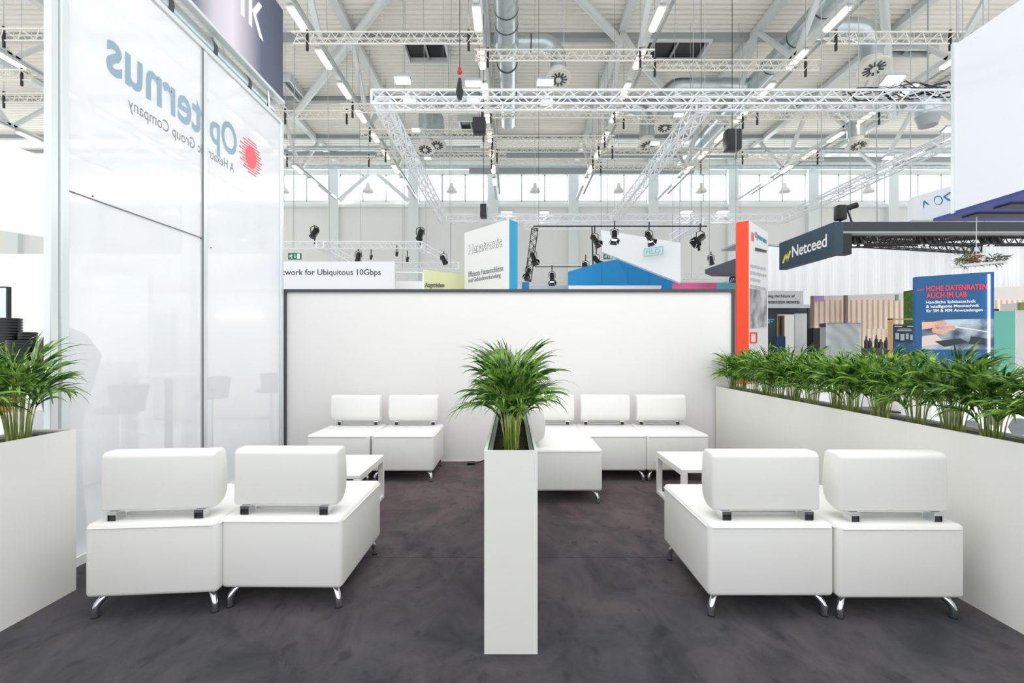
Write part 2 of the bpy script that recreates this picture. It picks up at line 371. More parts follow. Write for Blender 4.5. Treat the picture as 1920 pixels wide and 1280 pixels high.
# main duct above centre
def bands(t, pts, r):
    for p, d in pts: MB().tube([Vector(p)-Vector(d)*.03, Vector(p)+Vector(d)*.03], r*1.025, 20).build('band', galvband, t, smooth=True)
x = -.24
t = thing('air_duct', 'big round silver duct running along the roof in the centre', 'duct', (x, 19, DZ-.5))
MB().tube([(x,15,DZ),(x,20.2,DZ)], .5, 24).build('pipe', galv, t, smooth=True); MB().tube([(x,20.2,DZ),(x,20.5,DZ),(x,21.0,DZ),(x,21.2,DZ)], [.5,.6,.6,.49], 24).build('joint', galv, t, smooth=True)
MB().tube([(x,21.2,DZ),(x,28,DZ)], .48, 24).build('pipe', galv, t, smooth=True)
bands(t, [((x,yy,DZ),(0,1,0)) for yy in (18.6,19.5,22.2,24.8,26.6)], .5)
p0 = Vector((x+.5, 20.75, DZ)); b1 = MB().tube([p0, p0+Vector((1.0,0,0))]+elbow(None, p0+Vector((1.1,0,-.75)), .75, math.pi/2, 0, (1,0,0), (0,0,1))+[p0+Vector((1.85,0,-1.2))], .36, 20)
b1.build('branch', galv, t, smooth=True); nozzle(t, p0+Vector((1.85,0,-1.2)), .38)
bands(t, [(p0+Vector((.6,0,0)),(1,0,0))], .36)
p0 = Vector((x-.5, 25.5, DZ)); MB().tube([p0, p0-Vector((3.3,0,0))]+elbow(None, p0+Vector((-3.4,0,-.7)), .7, math.pi/2, math.pi, (1,0,0), (0,0,1))+[p0+Vector((-4.1,0,-2.3))], .4, 20).build('branch', galv, t, smooth=True)
nozzle(t, p0+Vector((-4.1,0,-2.3)), .36)
# right duct
x = 12.75
t = thing('air_duct', 'round silver duct slanting up right beside the right-hand light row', 'duct', (x, 19, DZ-.5))
MB().tube([(x,15,DZ),(x,34,DZ)], .45, 24).build('pipe', galv, t, smooth=True); bands(t, [((x,yy,DZ),(0,1,0)) for yy in (18.6,20.4,22.4,24.5,27)], .45)
p0 = Vector((x+.4, 19.8, DZ)); MB().tube([p0, p0+Vector((1.6,0,0))]+elbow(None, p0+Vector((1.7,0,-.8)), .8, math.pi/2, 0, (1,0,0), (0,0,1))+[p0+Vector((2.5,0,-1.3))], .42, 20).build('branch', galv, t, smooth=True)
nozzle(t, p0+Vector((2.5,0,-1.3)), .42)
p0 = Vector((x-.4, 24.2, DZ)); MB().tube([p0, p0-Vector((3.3,0,0))]+elbow(None, p0+Vector((-3.4,0,-.8)), .8, math.pi/2, math.pi, (1,0,0), (0,0,1))+[p0+Vector((-4.2,0,-1.6))], .42, 20).build('branch', galv, t, smooth=True)
nozzle(t, p0+Vector((-4.2,.2,-1.6)), .36)
for (px, py, Y, lab) in ((820, 262, 27, 'small air nozzle beyond the big truss, left of centre'), (1213, 262, 26, 'small air nozzle beside the slanting truss, centre right'),
                         (1605, 262, 25, 'small air nozzle above the right windows'), (1740, 222, 18, 'large grey air drum next to the big white box')):
    p = P(px, py, Y); t = thing('air_nozzle', lab, 'air nozzle', p, 'hanging air nozzles')
    MB().tube([p+Vector((0,0,.9)), p+Vector((0,0,.1))], .42, 18).build('pipe', galv, t, smooth=True)
    if px != 1740:
        MB().tube([p+Vector((-.9,0,1.9)), p+Vector((-.3,0,1.7)), p+Vector((0,0,1.2)), p+Vector((0,0,.8))], .4, 16).build('elbow', galv, t, smooth=True)
        nozzle(t, p+Vector((0,0,.15)), .38)
    else:
        MB().tube([p+Vector((0,0,.1)), p+Vector((0,0,-.3))], [.42,.3], 18).build('collar', steeldk, t, smooth=True)
        MB().tube([p+Vector((0,0,.9)), (p.x,p.y,DECK)], .03, 6).build('cable', steeldk, t)
for j,(y, px0, px1, z, r) in enumerate(((34.5, 530, 1400, 16.0, .22), (36.5, 530, 1780, 15.9, .2), (35.5, 880, 1300, 15.2, .25), (33.5, 1300, 1780, 15.9, .22), (36, 1500, 1790, 16.3, .2), (31.5, 540, 900, 15.2, .16))):
    a = P(px0, 0, y).x; b = P(px1, 0, y).x
    tag(MB().tube([(a,y,z),(b,y,z)], r, 10).build('pipe', galv if j%2 else steeldk, smooth=True), 'long horizontal %s pipe under the roof, %s' % (('grey','silver')[j%2], ('above the left windows','spanning above all windows','above the middle windows','above the right windows','near the white hanging box','in front of the left windows')[j]), 'pipe', 'pipes above the windows')
# ================================================================ TRUSSES (rigging)
def truss(lab, a, b, s, m, r=.025, br=.012, step=None, tri=False, group=None, name='lighting_truss', up=(0,0,1), hang=0):
    a = Vector(a); b = Vector(b); d = (b-a); L = d.length; d.normalize(); U = Vector(up); A = d.cross(U).normalized(); U = A.cross(d)
    t = thing(name, lab, 'truss', (a+b)/2, group)
    if tri: offs = [A*0+U*s*.0, A*s/2+U*s*.86, -A*s/2+U*s*.86]
    else: offs = [A*s/2, -A*s/2, A*s/2+U*s, -A*s/2+U*s]
    for o in offs: MB().tube([a+o, b+o], r, 6).build('chord', m, t)
    n = max(2, int(round(L/(step or s)))); st = L/n
    pairs = [(0,1),(1,2),(2,0)] if tri else [(0,1),(0,2),(1,3),(2,3)]
    for i, j in pairs:
        mb = MB()
        for k in range(n):
            p = a+d*st*k; q = a+d*st*(k+.5); e = a+d*st*(k+1)
            mb.tube([p+offs[i], q+offs[j]], br, 4, False); mb.tube([q+offs[j], e+offs[i]], br, 4, False)
        mb.build('bracing', m, t)
    if hang:
        for q in (a.lerp(b,.12), a.lerp(b,.88)): MB().tube([q+offs[0], Vector((q.x,q.y,hang))], .012, 5).build('hanger_cable', steeldk, t)
    if not tri:
        for p in (a, b):
            e = MB()
            for i, j in pairs: e.tube([p+offs[i], p+offs[j]], r, 6)
            e.build('end_frame', m, t)
    return t
TG = 'silver box trusses of the hanging rig'
RZ = 6.88
truss('big silver box truss crossing the picture above the booth', (-3.15,10.35,RZ), (12.2,10.35,RZ), .3, trusswhite, .027, .0145, .6, group=TG)
truss('silver box truss slanting down on the left from the big truss', (-3.0,10.6,RZ), (-3.0,19.7,RZ), .3, trusswhite, .027, .0145, .6, group=TG)
truss('silver box truss slanting down in the middle right from the big truss', (4.45,10.6,RZ), (4.45,19.7,RZ), .3, trusswhite, .027, .0145, .6, group=TG)
truss('silver box truss slanting down far right behind the white hanging box', (11.85,10.6,RZ), (11.85,19.7,RZ), .3, trusswhite, .027, .0145, .6, group=TG)
truss('silver box truss along the back of the rig above the coloured signs', (-3.15,19.85,RZ), (12.0,19.85,RZ), .3, trusswhite, .032, .017, .62, group=TG)
truss('thin silver truss hanging just under the back truss', (.5,19.2,6.4), (6.2,19.2,6.4), .22, trusswhite, .02, .01, .4, tri=True, group=TG)
truss('silver truss above the green exit sign', P(520,467,19), P(792,467,19), .28, trusswhite, .024, .012, .4, group='silver trusses of the left rear rig', hang=DECK)
truss('silver truss going from the exit sign truss to the lime banner', P(785,467,19), P(846,500,23), .28, trusswhite, .024, .012, .4, group='silver trusses of the left rear rig', hang=DECK)
truss('silver truss slanting behind the long white text banner', P(600,465,18.5), P(680,508,24), .28, trusswhite, .024, .012, .4, group='silver trusses of the left rear rig', hang=DECK)
truss('low silver truss beside the lime banner', P(742,505,20), P(860,505,20), .28, trusswhite, .024, .012, .4, group='silver trusses of the left rear rig', hang=DECK)
truss('silver truss behind the red tower above the pink panels', P(1280,523,22), P(1400,523,22), .28, trusswhite, .024, .012, .4, group='silver trusses of the left rear rig', hang=DECK)
truss('bright silver truss slanting right of the white sign', P(1262,452,20), P(1310,425,16), .28, trusswhite, .022, .01, .4, group='silver trusses of the left rear rig', hang=DECK)
SMALL = [(550,905,82,'over the left roof hatch'),(890,1225,114,'crossing the silver duct'),(1203,1535,132,'in front of the right roof hatch'),(1549,1800,82,'left of the big white box'),
 (640,925,211,'just below the big truss on the left'),(525,660,223,'beside the navy banner'),(900,1172,221,'just below the big truss in the centre'),(1150,1412,232,'right of centre below the big truss'),
 (1400,1668,224,'right part below the big truss'),(675,925,257,'second row below the big truss on the left'),(905,1152,268,'second row below the big truss in the centre'),(1380,1545,300,'above the right windows'),
 (705,950,296,'third row below the big truss on the left'),(525,705,305,'low row beside the glass wall'),(905,1140,285,'third row in the centre'),(905,1128,309,'lowest row in the centre'),
 (1128,1400,290,'third row right of centre'),(0,100,76,'upper one at the far left edge'),(0,100,192,'lower one at the far left edge'),(-200,60,150,'middle one at the far left edge'),(1110,1330,318,'lowest row right of centre')]
ptrs = []
for x0, x1, y, wh in SMALL:
    Y = 11.1*F/(HY-y); a = P(x0, y, Y); b = P(x1, y, Y)
    ptrs.append(truss('slim cream lattice truss under the roof, '+wh, a, b, .36, trussdim, .032, .017, .6, tri=True, group='slim lattice trusses under the roof'))
# thin hanging cables, one per end of each slim truss, are parts of the truss
for t in ptrs:
    c = t.children[0]; xs = [v.co.x for v in c.data.vertices]; L = max(xs)
    for sgn in (-.85, .85):
        MB().tube([(t.location.x+L*sgn, t.location.y, t.location.z+.3), (t.location.x+L*sgn, t.location.y, DECK)], .012, 4).build('hanger_cable', steeldk, t)
        MB().tube([(t.location.x+L*sgn, t.location.y, t.location.z-.25), (t.location.x+L*sgn, t.location.y-.0, t.location.z+.5)], .05, 6).build('chain_bag', blackrub, t)
for j,(x, y) in enumerate(((-3,10.5),(4.45,10.5),(11,10.5),(1.2,10.5),(8,10.5),(-3,19.8),(4.45,19.8),(1.0,19.8),(8.2,19.8))):
    tag(MB().tube([(x,y,RZ+.3),(x,y,DECK)], .007, 5).build('steel_cable', steeldk), 'thin steel cable, %s, holding up the %s truss' % (('at the left end','over the slanting truss','near the right end','right of the silver duct','near the right lamp')[j] if j < 5 else ('at the left end','over the slanting truss','right of the cyan tower','above the dark slate sign')[j-5], 'big front' if j < 5 else 'back'), 'cable', 'steel cables of the rig')
# ================================================================ FLOODLIGHTS
def flood(px, py, Y, wd, lab, tilt=.35):
    p = P(px, py, Y)
    t = thing('floodlight', lab, 'floodlight', p, 'LED floodlights on the trusses')
    h = wd*.6; n = Vector((0, -tilt, -1)).normalized(); a = Vector((1,0,0)); b = n.cross(a).normalized()
    def quad(off, e): return [p+a*sx*(wd/2-e)+b*sy*(h/2-e)+n*off for sx, sy in ((-1,-1),(1,-1),(1,1),(-1,1))]
    MB().prism(quad(-.05, 0), n*.05).build('housing', steeldk, t); MB().prism(quad(0, .02), n*.01).build('lens', floodglow, t)
    MB().tube([p+a*wd*.5, p+a*wd*.5+Vector((0,0,-.3)), p-a*wd*.5+Vector((0,0,-.3)), p-a*wd*.5], .007, 6).build('yoke', steeldk, t)
for px, py, Y, wd, lab, tl in ((755,151,10.5,.38,'bright floodlight above the left end of the big truss',.3),(888,157,10.5,.4,'floodlight beside the silver duct on top of the big truss',.05),
    (1022,155,10.5,.4,'floodlight on the big truss right of the silver duct',.1),(780,244,14.6,.28,'floodlight on the left slanting truss',.3),(802,297,16.8,.26,'lower floodlight on the left slanting truss',.3),
    (1272,216,11.3,.25,'floodlight at the top of the middle slanting truss',.2),(1228,269,13.2,.28,'floodlight beside the middle slanting truss',.3),(1285,267,13.0,.22,'small floodlight on the right side of the middle slanting truss',.3),
    (1674,151,10.4,.46,'very bright floodlight above the right part of the big truss',.4),(1665,296,14.2,.3,'floodlight beside the right slanting truss',.3),(1782,243,11.8,.35,'floodlight next to the edge of the big white box',.4),
    (1020,398,19.8,.42,'floodlight on the back truss near the cyan tower',.0),(1287,397,19.8,.5,'floodlight on the back truss right of the white sign',.0),(1355,397,19.8,.5,'floodlight on the back truss near the red tower',.0),
    (950,397,19.8,.5,'unlit-looking flat floodlight on the back truss above the cyan tower',-.2),(1025,192,10.6,.3,'small floodlight under the big truss right of the silver duct',.3),(887,190,10.6,.3,'small floodlight under the big truss below the silver duct',.3),(768,188,10.6,.3,'small floodlight under the left end of the big truss',.3)):
    flood(px, py, Y, wd, lab, tl)
# ================================================================ BLACK STAGE SPOTLIGHTS
def spot(px, py, Y, ang, ln, lab, lit=False, up=.45, barn=True):
    p = P(px, py, Y); d = Vector((math.sin(ang), -.45, -math.cos(ang))).normalized(); k = ln/.5
    t = thing('stage_spotlight', lab, 'spotlight', p, 'black stage spotlights')
    MB().tube([p-d*.25*k, p-d*.2*k, p+d*.2*k, p+d*.22*k], [.08*k,.13*k,.13*k,.15*k], 14).build('body', blackrub, t, smooth=True)
    MB().tube([p+d*.222*k, p+d*.23*k], .12*k, 14).build('lens', spotglow if lit else hm, t)
    MB().tube([p+Vector((-.17*k,0,0)), p+Vector((-.16*k,0,.25*k)), p+Vector((0,0,.32*k)), p+Vector((.16*k,0,.25*k)), p+Vector((.17*k,0,0))], .018*k, 6).build('yoke', black, t)
    MB().tube([p+Vector((0,0,.3*k)), p+Vector((0,0,up))], .022, 6).build('clamp', black, t)
    if barn:
        a = Vector((0,1,0)).cross(d).normalized(); b = d.cross(a)
        for q, s in ((a,1),(a,-1),(b,1),(b,-1)):
            c = p+d*.23*k+q*s*.13*k; o = q.cross(d)
            MB().prism([c-o*.12*k, c+o*.12*k, c+o*.17*k+q*s*.08*k+d*.15*k, c-o*.17*k+q*s*.08*k+d*.15*k], q*.008).build('barn_door', blackrub, t)
SP = [(1115,449,15.6,.5,.36,'black spotlight left of the white sign, top of the vertical pipe',False),(1152,441,15.4,-.1,.37,'black spotlight over the left corner of the white sign',True),(1217,444,15.0,.3,.36,'black spotlight over the middle of the white sign',True),
 (1313,447,15.0,-.9,.40,'black spotlight right of the white sign, aimed left',False),(1000,482,18,.3,.4,'black spotlight on the dark vertical truss by the cyan tower, middle one',False),(990,510,18,-.3,.34,'black spotlight on the dark vertical truss by the cyan tower, lowest one',False),
 (1035,520,18,.0,.38,'black spotlight hanging alone over the partition right of the cyan tower',True),(1118,487,18.5,.5,.38,'black spotlight below the vertical pipe left of the white sign',False),(1098,500,18.5,.2,.4,'black spotlight above the blue banner top edge',True)]
for a in SP: spot(*a, up=.49)
for px, py, ang, ln, lab in ((590,437,-.3,.5,'black moving-head lamp above the exit sign truss, left'),(788,440,-.15,.5,'black moving-head lamp above the exit sign truss, right'),(672,482,0,.42,'black lamp hanging under the exit sign truss'),
    (832,487,.5,.42,'black lamp by the end of the slanting truss near the lime banner'),(696,482,0,.2,'small black lamp right of the hanging lamp under the exit truss'),(744,476,0,.2,'small black box lamp under the exit truss'),(764,486,0,.22,'small black lamp at the right end under the exit truss'),
    (1310,465,0,.22,'small black box hanging below the aimed spotlight'),(1333,488,0,.4,'black moving-head lamp on the dark sloping canopy')):
    spot(px, py, 19.05, ang, ln, lab, False, (-.45 if py < 450 else .36), False)
# dark vertical spot ladder next to the cyan tower, and pipe left of the white sign
truss('dark narrow ladder truss hanging beside the cyan tower', P(1003,428,18.2), P(990,525,18.2), .25, black, .018, .01, .35, group='dark rig pieces', up=(0,1,0))
tag(MB().tube([P(1003,500,18), P(1125,500,18.3)], .02, 6).build('rig_pipe', black), 'thin dark horizontal pipe above the blue banner', 'pipe', 'dark rig pieces')
tag(MB().tube([P(1000,424,15.2), P(1325,424,15.2)], .02, 6).tube([P(1010,424,15.2), Vector((P(1010,424,15.2).x,15.2,DECK))], .006, 4).tube([P(1315,424,15.2), Vector((P(1315,424,15.2).x,15.2,DECK))], .006, 4).build('rig_pipe', black), 'thin dark pipe carrying the black spotlights under the back truss', 'pipe', 'dark rig pieces')
tag(MB().tube([P(1110,425,18.5), P(1112,500,18.5)], .03, 6).build('rig_pipe', black), 'dark vertical pipe left of the white sign', 'pipe', 'dark rig pieces')
m = MB(); rr2 = random.Random(5)
for k in range(16):
    x_ = 7.4+rr2.uniform(0,2.1); pts = [(x_+.28*i, 10.45+rr2.uniform(-.08,.08), RZ+.33+.12*math.sin(i*1.1+k)+rr2.uniform(0,.22)*min(1,(x_-7.2)/1.5)) for i in range(6)]; m.tube(pts, .014, 5)
tag(m.build('cable_bundle', blackrub), 'tangled black cables lying on the right end of the big truss', 'cables')
# hoists, speakers, dome lamps
red = mat('hook_red', (196,36,60), .5)
p = P(862,165,10.2); t = thing('chain_hoist', 'black chain bag with a red hook hanging at the big truss', 'hoist', p)
MB().tube([p+Vector((0,0,.22)), p+Vector((0,0,-.1)), p+Vector((0,0,-.25))], [.03,.09,.05], 10).build('chain_bag', blackrub, t, smooth=True)
MB().lathe([(0,.3),(.05,.32),(.06,.36),(.03,.4),(.045,.44),(0,.47)], p, 10).build('hook', red, t, smooth=True); MB().tube([p+Vector((0,0,.45)), p+Vector((0,0,9))], .008, 4).build('chain', black, t)
for px, y0, y1, Y, wd, lab in ((898,218,246,17,.24,'black loudspeaker box under the roof left of the duct line'),(1378,240,278,16,.26,'black loudspeaker hanging right of the middle truss'),(906,381,406,19,.14,'black chain bag over the back truss left')):
    a = P(px,y0,Y); b = P(px,y1,Y); o = thing('loudspeaker', lab, 'loudspeaker', b, 'black boxes hung in the rig')
    MB().box(a.x-wd, a.x+wd, Y, Y+.4, b.z, a.z).build('cabinet', blackrub, o, bevel=.04); MB().tube([(a.x,Y+.2,a.z),(a.x,Y+.2,DECK)], .012, 5).build('cable', black, o)
for px, nb in ((532,'beside the navy banner'),(690,'in the cross-braced window'),(847,'in the window right of the left truss'),(1003,'in the window above the cyan tower'),(1315,'in the window right of the middle truss'),(1160,'behind the middle truss'),(1471,'above the red tower'),(1628,'in the window left of the far right truss')):
    p = P(px, 360, 31); t = thing('dome_lamp', 'white dome pendant lamp hanging '+nb, 'pendant lamp', p, 'white dome lamps before the windows')
    MB().lathe([(.36,0),(.32,.14),(.14,.32),(.09,.6),(0,.62)], p, 16).build('shade', white, t, smooth=True); MB().tube([p+Vector((0,0,.7)), Vector((p.x,p.y,DECK))], .015, 4).build('cord', steel, t)
for a, b, lab in ((P(636,376,37.4),P(693,327,37.4),'white diagonal brace in the left window, rising right'),(P(708,327,37.4),P(765,376,37.4),'white diagonal brace in the left window, falling right')):
    tag(MB().beam(a, b, .3, .3).build('wall_brace', pillarm), lab, 'brace', 'braces before the window')

# ================================================================ SOFA MODULES
SW, SD, SB, ST = .65, .70, .115, .495
def sofa_proto():
    t = thing('sofa_module', '', 'sofa', world=False)
    bm = MB(); nx, ny = 9, 9
    # domed block: a grid top over straight sides
    bm.box(-SW/2, SW/2, 0, SD, SB, ST)
    seat = bm.build('seat', leather, t, bevel=.024, seg=4)
    pp = MB(); h = .004; z = ST-.022; e = .0015
    pp.tube([(-SW/2-e,.02,z),(-SW/2-e,SD-.02,z)], h, 6).tube([(SW/2+e,.02,z),(SW/2+e,SD-.02,z)], h, 6).tube([(-SW/2+.02,-e,z),(SW/2-.02,-e,z)], h, 6).tube([(-SW/2+.02,SD+e,z),(SW/2-.02,SD+e,z)], h, 6)
    pp.build('piping', leather, seat)
    prof = [(.045,.545),(.05,.832),(.072,.85),(.15,.85),(.175,.834),(.19,.74),(.195,.66),(.185,.60),(.155,.562),(.11,.545)]
    MB().prism([(-.284,y,z) for y, z in prof], (.568,0,0)).build('backrest', leather, t, bevel=.018, seg=3, smooth=False)
    for sx in (-1, 1):
        br = MB().box(sx*.215-.024, sx*.215+.024, .032, .095, .494, .498).box(sx*.215-.024, sx*.215+.024, .032, .095, .529, .545).box(sx*.215-.024, sx*.215-.020, .032, .095, .498, .529).box(sx*.215+.020, sx*.215+.024, .032, .095, .498, .529)
        o = br.build('bracket', chrome, t)
        MB().box(sx*.215-.0195, sx*.215+.0195, .040, .045, .4985, .5285).build('cap', darkcap, o)
    MB().box(-.19, .19, .1, .115, .505, .52).build('support_bar', alugrey, t)
    for sx in (-1, 1):
        for yy, sy in ((.035,-1),(SD-.035,1)):
            fx, fy = sx*(SW/2-.03), yy; pts = []
            for i in range(9):
                a = i/8*math.pi/2; pts.append((fx-sx*.085*math.cos(a), fy-sy*.085*math.cos(a), 0 if i == 8 else .0))
            pts = [(fx-sx*.09*(1-math.sin(a)), fy-sy*.09*(1-math.sin(a)), .035+.085*math.cos(a)) for a in (i/8*math.pi/2 for i in range(9))]+[(fx,fy,.02),(fx,fy,.003)]
            o = MB().tube(pts, .0175, 14).build('leg', chrome, t, smooth=True)
            MB().tube([(fx,fy,0),(fx,fy,.008)], .018, 14).build('foot_cap', darkcap, o)
    return t
proto = sofa_proto(); used = False
def sofa(x, y, rz, lab, grp):
    global used
    if not used:
        proto.location = (x,y,0); proto.rotation_euler = (0,0,rz); proto['label'] = lab; proto['group'] = grp; used = True; return proto
    return dup(proto, (x,y,0), rz, lab, grp)
G = 'white leather sofa modules'
sofa(1.338, 2.345, 0, 'white leather seat seen from behind in the front right pair, left one beside the table', G)
sofa(1.995, 2.325, 0, 'white leather seat seen from behind in the front right pair, nearest the long planter', G)
sofa(-1.232, 2.425, -.01, 'white leather seat seen from behind in the front left pair, right one beside the table', G)
sofa(-1.868, 2.355, .085, 'white leather seat seen from behind in the front left pair, leftmost by the glass wall', G)
pi = math.pi
sofa(-1.14, 5.43, pi, 'white leather seat against the back wall, right one of the left rear pair', G)
sofa(-1.81, 5.43, pi, 'white leather seat against the back wall, leftmost near the dark frame corner', G)
sofa(.437, 5.45, pi, 'white leather seat in the rear corner, partly hidden behind the centre palm', G)
sofa(1.083, 5.45, pi, 'white leather seat against the back wall, middle one of the right rear row', G)
sofa(1.735, 5.45, pi, 'white leather seat against the back wall, rightmost near the long planter', G)
sofa(.11, 4.40, -pi/2, 'white leather seat jutting forward beside the centre planter', G)
# ================================================================ TABLES
def table(x0, x1, y0, y1, h, lab):
    t = thing('coffee_table', lab, 'coffee table', ((x0+x1)/2, (y0+y1)/2, 0), 'low white coffee tables')
    MB().box(x0, x1, y0, y1, h-.03, h).build('tabletop', tablewhite, t, bevel=.003, seg=1)
    for sx in (0, 1):
        a = x0 if sx == 0 else x1-.05
        for ya in (y0, y1-.03): MB().box(a, a+.05, ya, ya+.03, .03, h-.03).build('leg', tablewhite, t, bevel=.002, seg=1)
        MB().box(a, a+.05, y0, y1, 0, .03).build('rail', tablewhite, t, bevel=.002, seg=1)
        MB().box(a, a+.05, y0+.03, y1-.03, h-.05, h-.03).build('rail', tablewhite, t)
table(1.395, 2.085, 3.74, 4.40, .40, 'low square white coffee table behind the front right sofa pair')
table(-1.88, -1.195, 3.57, 4.26, .40, 'low square white coffee table behind the front left sofa pair')
# ================================================================ PLANTERS
PH = .93
def planter(x0, x1, y0, y1, lab):
    t = thing('planter_box', lab, 'planter', ((x0+x1)/2, (y0+y1)/2, 0), 'white planter boxes'); w_ = .013
    m = MB().box(x0,x0+w_,y0,y1,0,PH).box(x1-w_,x1,y0,y1,0,PH).box(x0+w_,x1-w_,y0,y0+w_,0,PH).box(x0+w_,x1-w_,y1-w_,y1,0,PH).box(x0+w_,x1-w_,y0+w_,y1-w_,0,.02)
    m.build('shell', laminate, t)
    a0, a1, b0, b1 = x0+w_+.004, x1-w_-.004, y0+w_+.004, y1-w_-.004; q = .006
    l = MB().box(a0,a0+q,b0,b1,.7,PH-.01).box(a1-q,a1,b0,b1,.7,PH-.01).box(a0,a1,b0,b0+q,.7,PH-.01).box(a0,a1,b1-q,b1,.7,PH-.01)
    l.box(a0+q,a0+q+.012,b0,b1,PH-.022,PH-.016).box(a1-q-.012,a1-q,b0,b1,PH-.022,PH-.016)
    l.build('liner', alugrey, t)
    # soil with an uneven surface
    s = MB(); nx = 6; ny = max(8, int((b1-b0)*28)); g = []
    for i in range(nx+1):
        for j in range(ny+1): g.append((a0+q+(a1-a0-2*q)*i/nx, b0+q+(b1-b0-2*q)*j/ny, PH-.055+R.uniform(-.012,.012)))
    s.add(g, [(i*(ny+1)+j, (i+1)*(ny+1)+j, (i+1)*(ny+1)+j+1, i*(ny+1)+j+1) for i in range(nx) for j in range(ny)])
    s.build('soil', soilm, t, smooth=True)
planter(-.127, .117, 2.08, 4.02, 'narrow white planter box standing end-on in the middle of the carpet')
planter(2.50, 2.745, 1.2, 5.58, 'long white planter box along the right side of the booth')
planter(-2.77, -2.525, 1.2, 2.636, 'white planter box at the left edge of the picture')
# ================================================================ PALMS
def palm_meshes(seed, big=1.0, nf=17):
    r = random.Random(seed); stems = []; fol = MB()
    for i in range(nf):
        a = 2*pi*i*.381966+r.uniform(-.3,.3); rad = .008+.036*math.sqrt(i/nf)
        b = Vector((rad*math.cos(a), rad*math.sin(a)*1.5, -.01))
        out = Vector((math.cos(a+r.uniform(-.5,.5)), math.sin(a+r.uniform(-.5,.5)), 0)).normalized()
        tier = i/nf                                   # inner fronds upright and tall, outer ones lower and spreading
        h = (.30-.15*tier+r.uniform(-.04,.03))*big; lean = .03+.16*tier; ln = (.15+.08*r.random())*big
        pts = []; N1 = 5; N2 = 6
        for k in range(N1+1):
            u = k/N1; pts.append(b+out*lean*h*u*u+Vector((0,0,h*u)))
        stems.append(MB().tube(pts, [.0052-.002*k/N1 for k in range(N1+1)], 6))
        p = pts[-1].copy(); el = 1.42-.55*tier+r.uniform(-.1,.1); rp = [p.copy()]; dirs = []
        for k in range(N2):
            d = out*math.cos(el)+Vector((0,0,math.sin(el))); dirs.append(d); p = p+d*ln/N2; rp.append(p.copy()); el -= .12+.10*tier+r.uniform(0,.04)
        fol.tube(rp, [.004-.003*k/N2 for k in range(N2+1)], 5)
        sidev = out.cross(Vector((0,0,1))).normalized()
        nl = 7
        for k in range(nl):
            u = .05+.95*k/(nl-1); f_ = u*N2; i0 = min(int(f_), N2-1); q = rp[i0].lerp(rp[i0+1], f_-i0); d0 = dirs[i0]
            for s in (-1, 1):
                if k == nl-1 and s == 1: continue
                L = (.17*math.sin(pi*(.3+.45*u))+.03)*r.uniform(.8,1.25)*big; wd = r.uniform(.0055,.0105)*big
                if r.random() < .08: L *= 1.45; wd *= .6
                sp = .85-.55*u+r.uniform(-.15,.15)
                dd = (d0*math.cos(sp)+sidev*s*math.sin(sp)+Vector((0,0,.22))).normalized()
                droop = r.uniform(.08,.24)*(.8+tier); M = 6; row = []; pp = q.copy(); tw = r.uniform(-.9,.9)
                for m_ in range(M+1):
                    v = m_/M; wv = dd.cross(Vector((0,0,1)))
                    wv = wv.normalized() if wv.length > .05 else sidev
                    up = wv.cross(dd).normalized(); wv = wv*math.cos(tw)+up*math.sin(tw)
                    ww = wd*math.sin(pi*min(1, .10+.9*v)**.75)+.0004
                    row.append((pp-wv*ww, pp+up*ww*-.35, pp+wv*ww)); pp = pp+dd*L/M; dd = (dd+out*.035+Vector((0,0,-droop*(.4+1.4*v)))).normalized()
                vs = [x for t_ in row for x in t_]
                fol.add(vs, [(3*m_+c, 3*m_+c+1, 3*m_+c+4, 3*m_+c+3) for m_ in range(M) for c in (0,1)])
    return stems, fol
def palm_proto(seed, big, nf):
    t = thing('areca_palm', '', 'palm', world=False)
    st, fo = palm_meshes(seed, big, nf)
    for s in st: s.build('stem', stemm, t, smooth=True)
    o = fo.build('foliage', leafm, t); [setattr(p, 'use_smooth', True) for p in o.data.polygons]
    return t
protos = [palm_proto(3, 1.06, 26), palm_proto(12, 1.0, 20), palm_proto(25, 1.06, 22), palm_proto(34, .97, 19)]
pu = [False]*4
def palm(k, x, y, rz, lab, grp, sc_=1):
    if not pu[k]: o = protos[k]; pu[k] = True; o.location = (x,y,PH-.055); o.rotation_euler = (0,0,rz); o['label'] = lab; o['group'] = grp
    else: o = dup(protos[k], (x,y,PH-.055), rz, lab, grp)
    o.scale = (sc_*.8, sc_*.8, sc_*.97); return o
palm(0, -.003, 2.36, .4, 'lush green palm at the front end of the centre planter', 'palms in the centre planter', 1.04)
for j, y in enumerate((2.72, 3.06, 3.4, 3.74)):
    palm((j+1)%4, R.uniform(-.02,.01), y, R.uniform(0,6), '%s palm in the centre planter, behind the front one' % ORD[j+1], 'palms in the centre planter', R.uniform(.92,1.0))
YR = [5.38,5.18,4.92,4.68,4.46,4.24,3.96,3.68,3.48,3.24,2.96,2.71,2.49,2.2,1.93]
for j, y in enumerate(YR):
    palm((j*3+1)%4, 2.622+R.uniform(-.015,.015), y, R.uniform(0,6), '%s palm from the back wall in the long right planter' % ORD[j], 'palms in the long right planter', R.uniform(.88,1.04))
palm(2, -2.65, 2.44, 3.3, 'green palm in the left planter in front of the aluminium post', 'palms in the left planter', 1.1)
palm(0, -2.65, 2.12, 1.2, 'green palm cut off by the left picture edge', 'palms in the left planter', 1.0)
